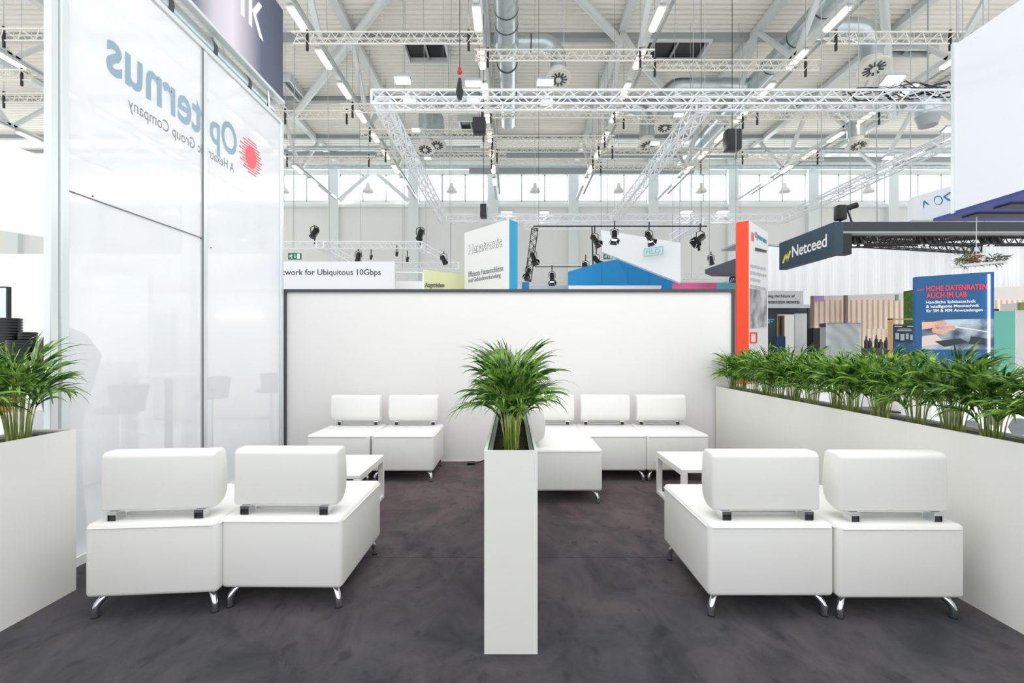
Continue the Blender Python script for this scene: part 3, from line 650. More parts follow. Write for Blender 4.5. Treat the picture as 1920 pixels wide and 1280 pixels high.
# cable by the back wall
t = thing('power_cable', 'black socket end and cable lying on the carpet at the back wall', 'cable', P(890,862,5.45))
a = P(876,861,5.45); a.z = .022
MB().tube([a, a+Vector((.09,0,.002))], [.022,.02], 12).build('socket', blackrub, t, smooth=True)
MB().tube([a+Vector((.09,0,0)), a+Vector((.15,0,.012)), a+Vector((.22,.03,.03)), a+Vector((.30,.06,.045)), a+Vector((.5,.1,.012))], .009, 8).build('cord', blackrub, t, smooth=True)
MB().tube([a+Vector((.2,.03,.045)), a+Vector((.32,.04,.03)), a+Vector((.38,.02,.01))], .012, 8).build('plug', white, t, smooth=True)

# ================================================================ GLASS PARTITION (left)
GX = -2.80
t = thing('glass_partition', 'tall white glass partition wall with mirrored lettering on the left', 'partition', (GX, 4.2, 0))
for y0, y1, z0, z1 in ((2.86, 4.11, 2.392, 4.10), (2.86, 4.11, .06, 2.388), (4.17, 5.48, .06, 4.10)):
    MB().box(GX-.006, GX+.006, y0, y1, z0, z1).build('panel', glassm, t)
MB().box(GX-.025, GX+.02, 2.74, 2.79, 0, 4.14).build('post', alu, t, bevel=.004, seg=1)
MB().box(GX-.025, GX+.02, 2.805, 2.86, 0, 4.14).build('post', alu, t, bevel=.004, seg=1)
MB().box(GX-.02, GX+.01, 4.11, 4.17, 0, 4.14).build('post', alu, t, bevel=.004, seg=1)
MB().box(GX-.012, GX+.014, 4.10, 4.113, 0, 4.14).build('seal', mat('seal_grey', (120,124,126), .6), t)
MB().box(GX-.025, GX+.02, 5.48, 5.54, 0, 4.14).build('post', alu, t, bevel=.004, seg=1)
MB().box(GX-.025, GX+.02, 2.86, 5.48, 4.10, 4.15).build('rail', alu, t, bevel=.004, seg=1)
MB().box(GX-.025, GX+.02, 2.86, 5.48, 0, .06).build('rail', white, t)
MB().box(GX-.01, GX+.009, 2.86, 4.11, 2.386, 2.394).build('rail', mat('seal_grey', (120,124,126), .6), t)
for yy, zz in ((3.03, 2.41), (4.08, 2.38), (4.22, 2.33)): MB().tube([(GX+.006,yy,zz),(GX+.010,yy,zz)], .006, 8).build('screw', darkcap, t)
logo = mat('logo_blue', (136,166,176), .4, var=(1.4, (150,172,190)))
# mirrored: the words are read from the far side (-X); they run towards the camera
def mir(s, name, m, y_start, y_end, z0, z1, bold=0, parent=t):
    o = textmesh(s, name, m, (GX+.0065, y_start, z0), (0,-1,0), (0,0,1), abs(y_start-y_end), z1-z0, .0, parent, bold)
    me = o.data
    for v in me.vertices: v.co.x += .001
    return o
mir('Op', 'lettering', logo, 4.62, 4.205, 3.22, 3.63, .02)
mir('ternus', 'lettering', logo, 4.105, 3.13, 3.305, 3.60, .02)
mir('A Hexatr', 'lettering', inkgrey, 4.57, 4.19, 3.155, 3.245)
mir('ic Group Company', 'lettering', inkgrey, 4.10, 3.31, 3.115, 3.235)
pink = mat('logo_red', (238,98,110), .5)
lg = MB(); cy, cz, rr = 4.87, 3.44, .185
for k in range(13):
    z = cz-rr+2*rr*(k+.5)/13; hw = math.sqrt(max(0, rr*rr-(z-cz)**2))*(1 if k%2 else .93); hh = .0062; cy_o = .02*(-1)**k; hw += .012
    lg.box(GX+.0065, GX+.0085, cy-hw+cy_o, cy+hw+cy_o, z-hh, z+hh)
ang = [i*2*pi/32 for i in range(32)]
lg.prism([(GX+.0065, cy+.10*math.cos(a), cz+.115*math.sin(a)) for a in ang], (.0025,0,0))
lg.build('logo', pink, t)
# duct between partition and banner
t = thing('air_duct', 'silver duct running behind the top of the glass partition', 'duct', (-3.25, 5, 4.5))
MB().tube([(-3.12,2.2,4.42),(-3.12,5.75,4.42)], .13, 20).build('pipe', galv, t, smooth=True); bands(t, [((-3.12,yy,4.42),(0,1,0)) for yy in (3.4,4.0,4.6,5.2,5.6)], .13)
# navy banner
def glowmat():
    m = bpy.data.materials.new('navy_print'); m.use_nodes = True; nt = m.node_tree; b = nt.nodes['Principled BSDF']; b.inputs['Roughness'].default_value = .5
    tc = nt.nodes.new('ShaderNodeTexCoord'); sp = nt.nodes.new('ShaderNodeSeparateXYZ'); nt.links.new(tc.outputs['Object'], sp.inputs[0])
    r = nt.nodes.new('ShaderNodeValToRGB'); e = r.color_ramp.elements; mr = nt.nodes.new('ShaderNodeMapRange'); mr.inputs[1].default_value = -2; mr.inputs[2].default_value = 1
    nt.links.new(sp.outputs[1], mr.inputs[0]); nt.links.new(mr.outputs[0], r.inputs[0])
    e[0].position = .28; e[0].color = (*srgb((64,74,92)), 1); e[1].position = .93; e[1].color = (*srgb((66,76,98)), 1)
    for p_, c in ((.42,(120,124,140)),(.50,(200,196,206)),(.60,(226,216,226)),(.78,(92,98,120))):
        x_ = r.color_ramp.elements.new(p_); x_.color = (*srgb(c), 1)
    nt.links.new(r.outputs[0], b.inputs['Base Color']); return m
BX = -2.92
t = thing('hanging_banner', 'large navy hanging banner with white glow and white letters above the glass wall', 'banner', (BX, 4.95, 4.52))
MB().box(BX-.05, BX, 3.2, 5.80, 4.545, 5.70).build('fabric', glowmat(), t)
MB().box(BX-.06, BX+.015, 3.2, 5.815, 4.515, 4.548).build('frame', alu, t)
textmesh('lk', 'lettering', white, (BX, 4.90, 4.99), (0,1,0), (0,0,1), .44, .60, .004, t)
for yy in (4.0, 5.2): MB().tube([(BX-.03,yy,5.7),(BX-.03,yy,DECK)], .005, 5).build('cable', steeldk, t)
for yy in (5.5,): MB().tube([(BX-.03,yy,4.53),(BX+.0,yy,4.15)], .012, 5).build('strut', alu, t)
# ================================================================ BOOTH SEEN LEFT OF / THROUGH THE GLASS
t = thing('white_booth', 'neighbouring white exhibition booth at the left edge behind the glass', 'booth', (-6, 7.5, 0))
MB().box(-10.5, -4.85, 9.2, 9.35, 0, 3.3).build('back_panel', bone, t)
MB().prism([P(-80,240,6.3), P(98,298,7.3), P(98,446,7.3), P(-80,418,6.3)], (0,.2,0)).build('fascia', white, t)
MB().box(-6.9, -6.0, 7.5, 7.6, 0, 2.6).build('side_panel', white, t)
MB().box(-4.35, -4.25, 6.0, 6.15, 0, 3.3).build('column', white, t)
MB().box(-7.4, -6.8, 9.1, 9.2, 0, 2.1).build('doorway', mat('pale_grey', (196,200,202), .6), t)
MB().box(-5.9, -5.0, 9.05, 9.15, 2.0, 2.06).build('light_strip', mat('strip_glow', (250,252,255), .5, emit=1.5), t)
tv = thing('television', 'flat screen with a pale blue picture at the left picture edge', 'television', P(-5,570,6.2))
MB().box(P(-60,0,6.2).x, P(14,0,6.2).x, 6.2, 6.25, P(0,603,6.2).z, P(0,537,6.2).z).build('bezel', black, tv)
MB().box(P(-58,0,6.2).x, P(11.5,0,6.2).x, 6.19, 6.2, P(0,601,6.2).z, P(0,540,6.2).z).build('screen', mat('screen_blue', (178,216,228), .3, emit=.35), tv)
MB().tube([P(0,603,6.25)-Vector((0,0,0)), Vector((P(0,603,6.25).x,6.25,0))], .03, 8).build('stand', black, tv)
ctr = thing('counter', 'white counter behind the left palm', 'counter', (-5, 4.9, 0))
MB().box(-6.4, -4.35, 4.6, 5.3, 0, P(0,681,4.6).z).build('body', white, ctr, bevel=.01); cz0 = P(0,681,4.6).z
for j, (px, y1, rr, lab) in enumerate(((17,600,.105,'tallest stack of black ribbed bowls at the left edge'),(52,626,.08,'low stack of black ribbed bowls beside the tallest stack'),(36,640,.1,'front stack of black ribbed bowls behind the palm'),(72,650,.09,'short stack of black bowls near the aluminium post'))):
    p = P(px, 0, 4.9-(.12 if j == 2 else 0)); ztop = P(px, y1, p.y).z; prof = [(0,0)]; z = 0
    while z < ztop-cz0: prof += [(rr*.93,z),(rr,z+.008),(rr,z+.02),(rr*.93,z+.026)]; z += .03
    prof += [(rr*.9,ztop-cz0),(0,ztop-cz0-.01)]
    o = MB().lathe(prof, (p.x,p.y,cz0), 24).build('bowl_stack', blackrub, smooth=True); tag(o, lab, 'bowl stack', 'stacks of black bowls')
# orange woven ball on a low cabinet
t = thing('orange_basket', 'orange woven round basket at the left picture edge behind the palm', 'basket', P(-8,770,4.0))
p = P(-10,732,4.0); orange = mat('orange_weave', (232,110,60), .5, var=(30, (250,170,120)))
prof = [(.0,-.19),(.1,-.18),(.16,-.1),(.185,0),(.16,.1),(.1,.17),(.08,.17)]
MB().lathe(prof, p, 24).build('body', orange, t, smooth=True)
for k in range(5): MB().tube([p+Vector((rr_*1.02*math.cos(a_), rr_*1.02*math.sin(a_), z_)) for z_, rr_ in ((-.11+.055*k, [.155,.175,.187,.176,.155][k]),) for a_ in (i*pi/10 for i in range(21))], .006, 6).build('rib', mat('basket_rib', (90,30,20), .5), t)
low = MB().box(-5.6, -4.3, 3.85, 4.35, 0, p.z-.19).build('low_cabinet', white, bevel=.01); tag(low, 'low white cabinet under the orange basket', 'cabinet')
# black draped cover on a stand, next to the post
t = thing('draped_stand', 'black cloth draped over a stand behind the aluminium post', 'draped stand', P(92,800,3.3))
x0 = P(84,0,3.3).x; m = MB(); N = 24; rows = [(0,.13),(.5,.1),(.9,.11),(1.15,.16),(1.35,.2),(1.5,.12),(1.545,.03)]
vs = []
for z_, r_ in rows:
    for k in range(N):
        a_ = 2*pi*k/N; q = r_*(1+.12*math.sin(5*a_+z_*3)); vs.append((x0+.1+q*math.cos(a_), 3.35+q*.8*math.sin(a_), z_))
m.add(vs, [(i*N+k, i*N+(k+1)%N, (i+1)*N+(k+1)%N, (i+1)*N+k) for i in range(len(rows)-1) for k in range(N)]); m.build('cloth', blackrub, t, smooth=True)
# bar stools and high tables behind the glass
seatg = mat('stool_dark', (60,62,66), .5)
def stool(x, y, lab):
    t = thing('bar_stool', lab, 'bar stool', (x,y,0), 'bar stools behind the glass')
    MB().lathe([(0,.74),(.19,.75),(.2,.79),(.18,.81),(0,.81)], (x,y,0), 20).build('seat', seatg, t, smooth=True)
    MB().tube([(x,y,.74),(x,y,.02)], .028, 10).build('column', chrome, t); MB().lathe([(0,.03),(.19,.012),(.2,0),(0,0)], (x,y,0), 20).build('base', chrome, t, smooth=True)
    m = MB(); n = 9; v = []
    for i in range(n):
        a_ = math.radians(200+140*i/(n-1)); v += [(x+.19*math.cos(a_), y-.19*math.sin(a_), .8), (x+.23*math.cos(a_), y-.23*math.sin(a_), 1.02)]
    m.add(v, [(2*i,2*i+2,2*i+3,2*i+1) for i in range(n-1)]); m.build('backrest', seatg, t, smooth=True)
for x, y, wh in ((-3.95,4.6,'nearest the first glass panel'),(-3.9,5.9,'middle one seen through the glass'),(-3.55,6.7,'beside the white column'),(-3.4,7.6,'farthest, seen through the right glass panel')): stool(x, y, 'dark bar stool faintly seen, '+wh)
t = thing('bar_table', 'tall bar table faintly seen through the glass partition', 'bar table', (-4.0,5.3,0))
MB().lathe([(0,1.06),(.34,1.06),(.35,1.08),(.34,1.1),(0,1.1)], (-4.0,5.3,0), 24).build('tabletop', white, t, smooth=True); MB().tube([(-4,5.3,1.06),(-4,5.3,.02)], .04, 12).build('column', seatg, t); MB().lathe([(0,.02),(.28,.02),(.28,0),(0,0)], (-4,5.3,0), 24).build('base', seatg, t, smooth=True)

# ================================================================ SIGNS BEHIND THE BACK WALL
def slab(name, pts, vec, m, parent): return MB().prism(pts, vec).build(name, m, parent)
# cyan / white tower
A = P(955,411,12); B = P(871,437,13.4); c1 = Vector((A.x,A.y,0)); b1 = Vector((B.x,B.y,0)); rt = (c1-b1).normalized(); zt = A.z
t = thing('advertising_tower', 'white advertising tower with a cyan side behind the back wall', 'tower', c1)
back = Vector((.22,.28,0))
MB().prism([b1, c1, c1+Vector((0,0,zt)), b1+Vector((0,0,zt))], Vector((.02,.3,0))).build('body', mat('tower_white', (228,228,226), .6), t)
MB().prism([c1+Vector((.003,-.003,0)), c1+back, c1+back+Vector((0,0,zt)), c1+Vector((.003,-.003,zt))], Vector((-.01,.03,0))).build('side_panel', mat('cyan', (40,164,208), .5), t)
def on(t_, z): return b1+(c1-b1)*t_+Vector((0,0,z))+Vector((rt.y,-rt.x,0))*.004
textmesh('Hexatronic', 'lettering', inkgrey, on(.1,4.12), rt, (0,0,1), 1.45, .28, .006, t, .035)
textmesh('Hexatronic', 'lettering', white, on(.108,4.13), rt, (0,0,1), 1.42, .26, .012, t)
textmesh('Effiziente Hausanschlüsse', 'lettering', inkgrey, on(.1,3.46), rt, (0,0,1), 1.5, .16, .006, t)
textmesh('und Gebäudeverkabelung', 'lettering', inkgrey, on(.1,3.26), rt, (0,0,1), 1.4, .17, .006, t)
# long text banner
Y = 14
t = thing('text_banner', 'long white banner with dark text above the back wall, left', 'banner', P(620,541,Y))
a = P(440,490,Y); b = P(740,560,Y)
MB().box(a.x, b.x, Y, Y+.1, 0, a.z).build('panel', mat('banner_white', (228,230,234), .6), t)
textmesh('Network for Ubiquitous 10Gbps', 'lettering', inkdk, P(511,519,Y), (1,0,0), (0,0,1), (714-511)/F*Y, 14.5/F*Y, .005, t, .008)
# low white ledges right of it
t = thing('white_counter_wall', 'low white wall between the text banner and the lime banner', 'partition', P(770,541,15))
a = P(742,505,15); b = P(792,541,15); MB().box(a.x,b.x,15,15.1,0,P(0,527,15).z).build('panel', white, t); MB().tube([P(742,511,15),P(792,511,15)], .03, 6).build('rail', trusswhite, t)
# lime banner
t = thing('lime_banner', 'pale lime green banner with dark word beside the cyan tower', 'banner', P(830,541,13.2))
MB().prism([P(793,505,12.6), P(875,515,14), Vector((P(875,515,14).x,14,0)), Vector((P(793,505,12.6).x,12.6,0))], (0,.08,0)).build('panel', mat('lime', (224,228,178), .6), t)
MB().prism([P(792,511,12.58), P(795,511,12.6), P(795,560,12.6), P(792,560,12.58)], (0,.02,0)).build('edge_strip', white, t)
textmesh('Angetrieben', 'lettering', inkdk, P(797,541,12.6), P(870,541,13.9)-P(797,541,12.6), (0,0,1), .75, .17, .01, t)
# exit signs
def exitsign(px, py, Y, lab, s=1):
    p = P(px, py, Y); t = thing('exit_sign', lab, 'exit sign', p, 'green exit signs'); wd = 24/F*Y*s; ht = 12/F*Y*s
    MB().box(p.x-wd/2, p.x+wd/2, Y, Y+.08, p.z-ht/2, p.z+ht/2).build('plate', green, t)
    u = ht; o = Vector((p.x-wd/2+u*.5, Y-.01, p.z)); m = MB()
    m.lathe([(0,-.07*u),(.07*u,0),(0,.07*u)], o+Vector((.1*u,0,.3*u)), 8)
    for q, r_ in (((.08,.2),(-.02,-.05)), ((-.02,-.05),(.15,-.15)), ((.15,-.15),(.1,-.38)), ((-.02,-.05),(-.18,-.15)), ((-.18,-.15),(-.34,-.12)), ((.08,.18),(.26,.05)), ((.06,.18),(-.15,.14)), ((-.15,.14),(-.22,-.02))):
        m.beam(o+Vector((q[0]*u,0,q[1]*u)), o+Vector((r_[0]*u,0,r_[1]*u)), .02, .1*u, (0,1,0) if False else (1,0,.3))
    m.build('running_figure', white, t)
    a = o+Vector((.62*u,0,0)); MB().beam(a+Vector((0,0,.32*u)), a+Vector((0,0,-.1*u)), .02, .09*u, (1,0,0)).prism([a+Vector((-.15*u,0,-.08*u)), a+Vector((.15*u,0,-.08*u)), a+Vector((0,0,-.34*u))], (0,.01,0)).build('arrow', white, t)
    MB().box(a.x+.32*u, a.x+.75*u, Y-.02, Y, p.z-.4*u, p.z+.4*u).build('door_symbol', white, t)
    MB().tube([p+Vector((0,.04,ht/2)), Vector((p.x,Y+.04,DECK))], .01, 4).build('hanger', steeldk, t)
exitsign(552, 480, 21, 'green exit sign with running figure left above the white text banner')
exitsign(1140, 481, 24, 'small green exit sign partly hidden by the blue banner', .7)
# blue and white hanging sign
t = thing('hanging_sign', 'white hanging sign box with framed letters above a blue banner', 'sign', P(1200,470,16))
whp = [P(1127,431,17.2), P(1276,455,15.5), P(1276,530,15.5), P(1129,472,17.2)]
MB().prism(whp, (.1,.35,0)).build('white_panel', mat('sign_white', (240,242,244), .5), t)
d = (whp[1]-whp[0]); d.z = 0; o = P(1204,483,16.2)-Vector((0,.1,0))
for n_, hh in (('frame', 0),):
    L = 34/F*16.2; H_ = 14/F*16.2; dr = d.normalized(); q = P(1206,482,16.1)+Vector((0,-.12,0)); m = MB()
    for a_, b_ in ((q, q+dr*L), (q+Vector((0,0,H_)), q+dr*L+Vector((0,0,H_))), (q, q+Vector((0,0,H_))), (q+dr*L, q+dr*L+Vector((0,0,H_)))): m.beam(a_, b_, .03, .03)
    m.build('letter_frame', mat('pale_teal', (150,206,208), .5), t)
    textmesh('FILO', 'lettering', mat('pale_teal', (150,206,208), .5), q+dr*.06+Vector((0,0,.05)), dr, (0,0,1), L*.8, H_*.65, .02, t, .03)
for pp_ in (whp[0], whp[1]): MB().tube([pp_+Vector((.05,.2,0)), Vector((pp_.x+.05,pp_.y+.2,RZ))], .01, 4).build('cable', steeldk, t)
t = thing('blue_banner', 'bright blue peaked banner below the white hanging sign', 'banner', P(1150,533,17.8))
MB().prism([P(1066,509,17.6), P(1128,491,18), P(1157,486,18.1), P(1272,530,17.9), Vector((P(1272,0,17.9).x,17.9,0)), Vector((P(1066,0,17.6).x,17.6,0))], (0,.2,0)).build('panel', mat('sky_blue', (8,140,204), .5), t)
MB().prism([P(1066,535,17.5), P(1240,535,17.5), P(1240,541,17.5), P(1066,560,17.5)], (0,.08,0)).build('base_strip', white, t)
for px in (1128, 1177, 1217): MB().tube([P(px,495 if px<1150 else 505,17.55), P(px,533,17.55)], .012, 4).build('seam', mat('seam_blue', (4,104,160), .5), t)
t = thing('blue_block', 'small blue block just above the back wall right of the cyan tower', 'panel', P(985,541,13)); MB().box(P(979,0,13).x, P(992,0,13).x, 13, 13.3, 0, P(0,529,13).z).build('panel', mat('mid_blue', (14,120,186), .5), t)
t = thing('grey_wall', 'low grey booth wall right of the small blue block', 'partition', P(1030,541,18.5)); MB().box(P(992,0,18.5).x, P(1240,0,18.5).x, 18.5, 18.6, 0, P(0,535,18.5).z).build('panel', mat('booth_grey', (206,208,212), .6), t)
t = thing('pink_blue_panel', 'pink and pale blue printed panel above the right end of the back wall', 'panel', P(1310,541,16))
MB().box(P(1262,0,16).x, P(1344,0,16).x, 16, 16.1, 0, P(0,530,16).z).build('pink_part', mat('pink', (238,110,160), .6), t)
MB().box(P(1344,0,16).x, P(1400,0,16).x, 16, 16.1, 0, P(0,530,16).z).build('blue_part', mat('pale_blue', (120,190,214), .6), t)
# ================================================================ RED / WHITE TOWER
A = P(1404,413,9.3); ZT = A.z; c1 = Vector((A.x,A.y,0)); l1 = Vector((P(1382,418,9.45).x, 9.45, 0)); r1 = Vector((P(1440,438,10.3).x,10.3,0))
t = thing('advertising_tower', 'tall tower with an orange-red side and a white printed face, right of the back wall', 'tower', c1)
MB().prism([l1, c1, c1+Vector((0,0,ZT)), l1+Vector((0,0,ZT))], (.02,.1,0)).build('red_side', mat('orange_red', (240,70,24), .5), t)
dr = (r1-c1).normalized(); nn = Vector((dr.y,-dr.x,0))
MB().prism([c1, r1, r1+Vector((0,0,ZT)), c1+Vector((0,0,ZT))], -nn*-.0+Vector((-.08,.12,0))).build('printed_face', mat('tower_white', (228,228,226), .6), t)
LF = (r1-c1).length
def onr(u, z): return c1+dr*LF*u+nn*.006+Vector((0,0,z))
def zat(py, u): return CZ+(HY-py)/F*(9.3+u*1.0)
textmesh('Opternus', 'lettering', mat('teal_ink', (70,150,160), .5), onr(.28, zat(448,.3)), dr, (0,0,1), LF*.62, .16, .005, t, .02)
MB().prism([onr(.12,zat(450,.1)), onr(.22,zat(452,.2)), onr(.22,zat(438,.2)), onr(.12,zat(434,.1))], nn*.01).build('logo_mark', pink, t)
MB().prism([onr(.3,zat(470,.3)), onr(.88,zat(474,.9)), onr(.88,zat(470,.9)), onr(.3,zat(464,.3))], nn*.01).build('underline', inkdk, t)
rb = random.Random(9)
for k, ue in enumerate((.88,.88,.55,.88)):       # lines too small to read: short word-long strokes
    m = MB(); u = .08
    while u < ue:
        e_ = min(ue, u+rb.uniform(.10,.24)); za, zb = zat(500+k*12.5+u*8,u), zat(500+k*12.5+e_*8,e_)
        m.prism([onr(u,za), onr(e_,zb), onr(e_,zb+.055), onr(u,za+.055)], nn*.004); u = e_+.04
    m.build('small_print', mat('pale_ink', (186,190,192), .6), t)
phot = mat('grey_photo_print', (110,112,116), .5, var=(2.5, (206,206,208)))
MB().prism([onr(.04,zat(616,.05)), onr(.9,zat(612,.9)), onr(.9,zat(545,.9)), onr(.04,zat(541,.05))], nn*.008).build('photo_print', phot, t)
m = MB()
for (u0,y0),(u1,y1) in (((.05,642),(.35,642)),((.05,624),(.35,624)),((.05,642),(.05,624)),((.35,642),(.35,624))): m.beam(onr(u0,zat(y0,u0)), onr(u1,zat(y1,u1)), .03, .03)
m.build('red_frame', mat('orange_red', (240,70,24), .5), t)
# dark sloping canopy left of the red tower
t = thing('dark_canopy', 'dark sloping canopy left of the red tower', 'canopy', P(1360,512,15))
MB().prism([P(1322,505,15.5), P(1386,482,13), P(1386,512,13), P(1322,513,15.5)], (.5,.6,0)).build('panel', slate, t)
for px_ in (1330, 1380): MB().tube([P(px_,500 if px_<1350 else 486,15), Vector((P(px_,0,15).x,15,RZ+3))], .01, 4).build('cable', steeldk, t)
# ================================================================ NETCEED SIGN AND CURTAIN
slatebl = mat('slate_blue', (44,66,82), .55); dkslate = mat('dark_slate', (50,56,62), .55)
NX = 7.93; y0, y1 = 11.2, 13.5; z0, z1 = 3.71, 4.5
t = thing('hanging_sign', 'dark slate sign box with yellow logo and white word', 'sign', (NX, 12.3, z0))
MB().box(NX, NX+.22, y0, y1, z0, z1).build('box', slatebl, t)
# reads from the camera side: runs from far (left) to near (right)
textmesh('Netceed', 'lettering', white, (NX-.002, 12.87-.0, 3.95), (0,-1,0), (0,0,1), 1.42, .32, .008, t, .012)
yl = mat('logo_yellow', (236,214,90), .5)
m = MB()
for a_, b_ in (((13.3,3.88),(13.12,4.16)), ((13.14,4.16),(13.1,3.9)), ((13.1,3.9),(12.95,4.16))): m.beam((NX-.006,a_[0],a_[1]), (NX-.006,b_[0],b_[1]), .012, .07, (1,0,0) if False else (0,0,1))
m.build('logo_mark', yl, t)
t = thing('canopy_frame', 'long dark fascia beam running right from the dark slate sign', 'canopy', (11, 11.3, 4.27))
MB().box(NX+.22, 16, 11.2, 11.42, 4.275, 4.5).build('fascia', dkslate, t); MB().box(NX+.22, 16, 11.2, 11.42, 4.22, 4.27).build('under_strip', steeldk, t)
MB().box(NX+.22, NX+.44, 11.21, 11.45, z0, 4.27).build('corner_post', black, t)
truss('black lattice truss under the long dark fascia', (8.4,11.7,4.05), (16,11.7,4.05), .2, black, .02, .012, .24, group='black canopy trusses', hang=DECK)
truss('second black truss behind the dark fascia, slanting', (8.4,12.1,4.15), (13.5,13.2,4.15), .2, black, .02, .012, .3, group='black canopy trusses', hang=DECK)
truss('third black truss far behind the dark fascia', (9.0,14.3,4.45), (13.6,12.4,4.45), .2, black, .02, .012, .3, group='black canopy trusses', hang=DECK)
truss('black truss at the far left end of the canopy', (7.2,13.6,3.75), (8.0,16.5,3.75), .2, black, .02, .012, .3, group='black canopy trusses')
for j, px in enumerate((1586,1601,1615,1724,1737,1750,1845,1859,1873)):
    spot(px, 452, 11.75, .1*(-1)**j, .24, 'black spotlight under the dark fascia, %s from the dark slate sign' % ORD[j], j not in (5, 8), .28, False)
p = P(1572,390,11.5); t = thing('moving_head_lamp', 'dark grey moving-head lamp standing on top of the dark slate sign', 'spotlight', Vector((p.x,11.3,4.5)))
MB().box(p.x-.17,p.x+.05,11.25,11.45,4.58,4.95).build('body', black, t, bevel=.03); MB().tube([(p.x+.1,11.35,4.88),(p.x+.32,11.3,4.95)], .07, 10).build('head', black, t)
MB().tube([(p.x+.05,11.3,4.9),(p.x+.2,11.3,4.5)], .02, 6).tube([(p.x+.05,11.4,4.9),(p.x-.05,11.4,4.5)], .02, 6).build('legs', black, t)
def curtain(pts, z0, z1f, lab, amp=.04, m=None, wl=.09):
    L = 0; cum = [0]
    for a_, b_ in zip(pts, pts[1:]): L += (Vector(b_)-Vector(a_)).length; cum.append(L)
    n = int(L/wl*4); v = []
    for i in range(n+1):
        s = L*i/n; k = max(j for j in range(len(cum)-1) if cum[j] <= s+1e-9); u = (s-cum[k])/(cum[k+1]-cum[k]); p = Vector(pts[k]).lerp(Vector(pts[k+1]), u)
        q = amp*math.sin(i*pi/2)*(.6+.4*math.sin(i*.37)); v += [(p.x, p.y+q, z0(s/L)), (p.x, p.y+q*.7, z1f(s/L))]
    o = MB().add(v, [(2*i,2*i+2,2*i+3,2*i+1) for i in range(n)]).build('string_curtain', m, smooth=False); tag(o, lab, 'curtain'); return o
cur = mat('string_curtain', (250,251,252), .7)
arc = [(7.35,14.2),(8.2,14.9),(9.3,15.3),(10.6,15.2),(12.0,14.7),(13.2,13.9),(14.5,12.6),(15.2,11.9)]
curtain([(x_,y_,0) for x_, y_ in arc], lambda u: 3.14, lambda u: 4.75, 'white string curtain hanging in a curve under the dark canopy', m=cur)
MB().prism([(x_,y_,4.78) for x_, y_ in arc]+[(15.2,15.5,4.78),(7.3,15.9,4.78)], (0,0,.06)).build('canopy_mesh', mat('mesh_grey', (190,193,194), .7)).name = 'canopy_roof'
tag(bpy.data.objects['canopy_roof'], 'pale grey mesh roof above the white string curtain', 'canopy')
# ---- booth interior behind
peach = mat('peach_slat', (246,226,208), .6)
t = thing('slat_wall', 'pale wood slat wall behind the string curtain', 'slat wall', (13, 17, 0))
m = MB(); x = P(1516,0,17).x
while x < P(1945,0,17).x: m.box(x, x+.11, 16.95, 17.03, .0, P(0,562,17).z); x += .2
m.build('slats', peach, t); MB().box(P(1516,0,17).x, 21, 17.03, 17.1, 0, P(0,562,17).z).build('backing', mat('slat_backing', (248,234,222), .7), t)
MB().box(P(1516,0,17).x, 21, 17.1, 17.2, P(0,562,17).z, P(0,500,17).z).build('upper_band', mat('band_beige', (226,218,212), .7), t)
m = MB()
for k, px in enumerate(range(1618, 1672, 9)): m.box(P(px,0,16.4).x, P(px+4,0,16.4).x, 16.4, 16.45, 0, P(0,616,16.4).z)
m.build('front_slats', peach, t)
for px, lab in ((1521,'brown'),(1585,'brown')):
    o = MB().box(P(px,0,16.6).x, P(px+5,0,16.6).x, 16.6, 16.7, 0, P(0,548,16.6).z).build('wood_post', mat('post_brown', (134,116,100), .6)); tag(o, 'brown wooden post before the slat wall, '+('left' if px < 1550 else 'right')+' one', 'post', 'brown posts')
o = MB().box(P(1526,0,16.7).x, P(1545,0,16.7).x, 16.7, 16.75, P(0,565,16.7).z, P(0,549,16.7).z).build('purple_poster', mat('lilac', (184,150,200), .6)); tag(o, 'small lilac poster above the slat wall', 'poster')
o = MB().box(P(1680,0,16.7).x, P(1685,0,16.7).x, 16.7, 16.75, P(0,563,16.7).z, P(0,552,16.7).z).build('small_sign', mat('teal_sign', (120,160,164), .6)); tag(o, 'tiny teal sign above the slat wall', 'sign')
# dark booth wall with door
t = thing('dark_booth_wall', 'dark slate booth wall with an open doorway right of the red tower', 'booth wall', P(1475,700,15))
Y = 15.0; X = lambda px: P(px,0,Y).x; Z = lambda py: P(0,py,Y).z
MB().box(X(1436), X(1457), Y, Y+.1, 0, Z(577)).box(X(1457), X(1519), Y, Y+.1, Z(589), Z(577)).box(X(1514), X(1519), Y, Y+.1, 0, Z(589)).build('wall_panel', mat('booth_slate', (52,60,70), .6), t)
MB().box(X(1457), X(1488), Y+.5, Y+.6, 0, Z(589)).build('doorway_back', mat('wood_brown', (140,104,76), .6), t)
m = MB(); [m.box(X(px), X(px+3), Y+.3, Y+.35, 0, Z(592)) for px in (1462, 1468, 1474)]; m.build('interior_post', mat('post_dark', (70,58,52), .6), t)
MB().box(X(1456), X(1458.5), Y-.03, Y, 0, Z(588)).build('door_frame', mat('post_brown', (134,116,100), .6), t)
dleaf = MB().box(X(1487), X(1514), Y-.1, Y-.05, 0, Z(588)).build('door_leaf', mat('door_white', (214,216,216), .5), t)
MB().box(X(1500), X(1506), Y-.12, Y-.1, Z(603), Z(597)).build('red_mark', mat('mark_red', (214,50,70), .5), dleaf)
m = MB(); [m.box(X(1439), X(1439+wd_), Y-.01, Y, Z(py_+2), Z(py_)) for py_, wd_ in ((598,5),(601,5),(604,4))]; [m.box(X(1445), X(1445+wd_), Y-.01, Y, Z(py_+2), Z(py_)) for py_, wd_ in ((598,6),(602,4))]
m.build('teal_logo', mat('logo_teal', (80,200,196), .5), t)
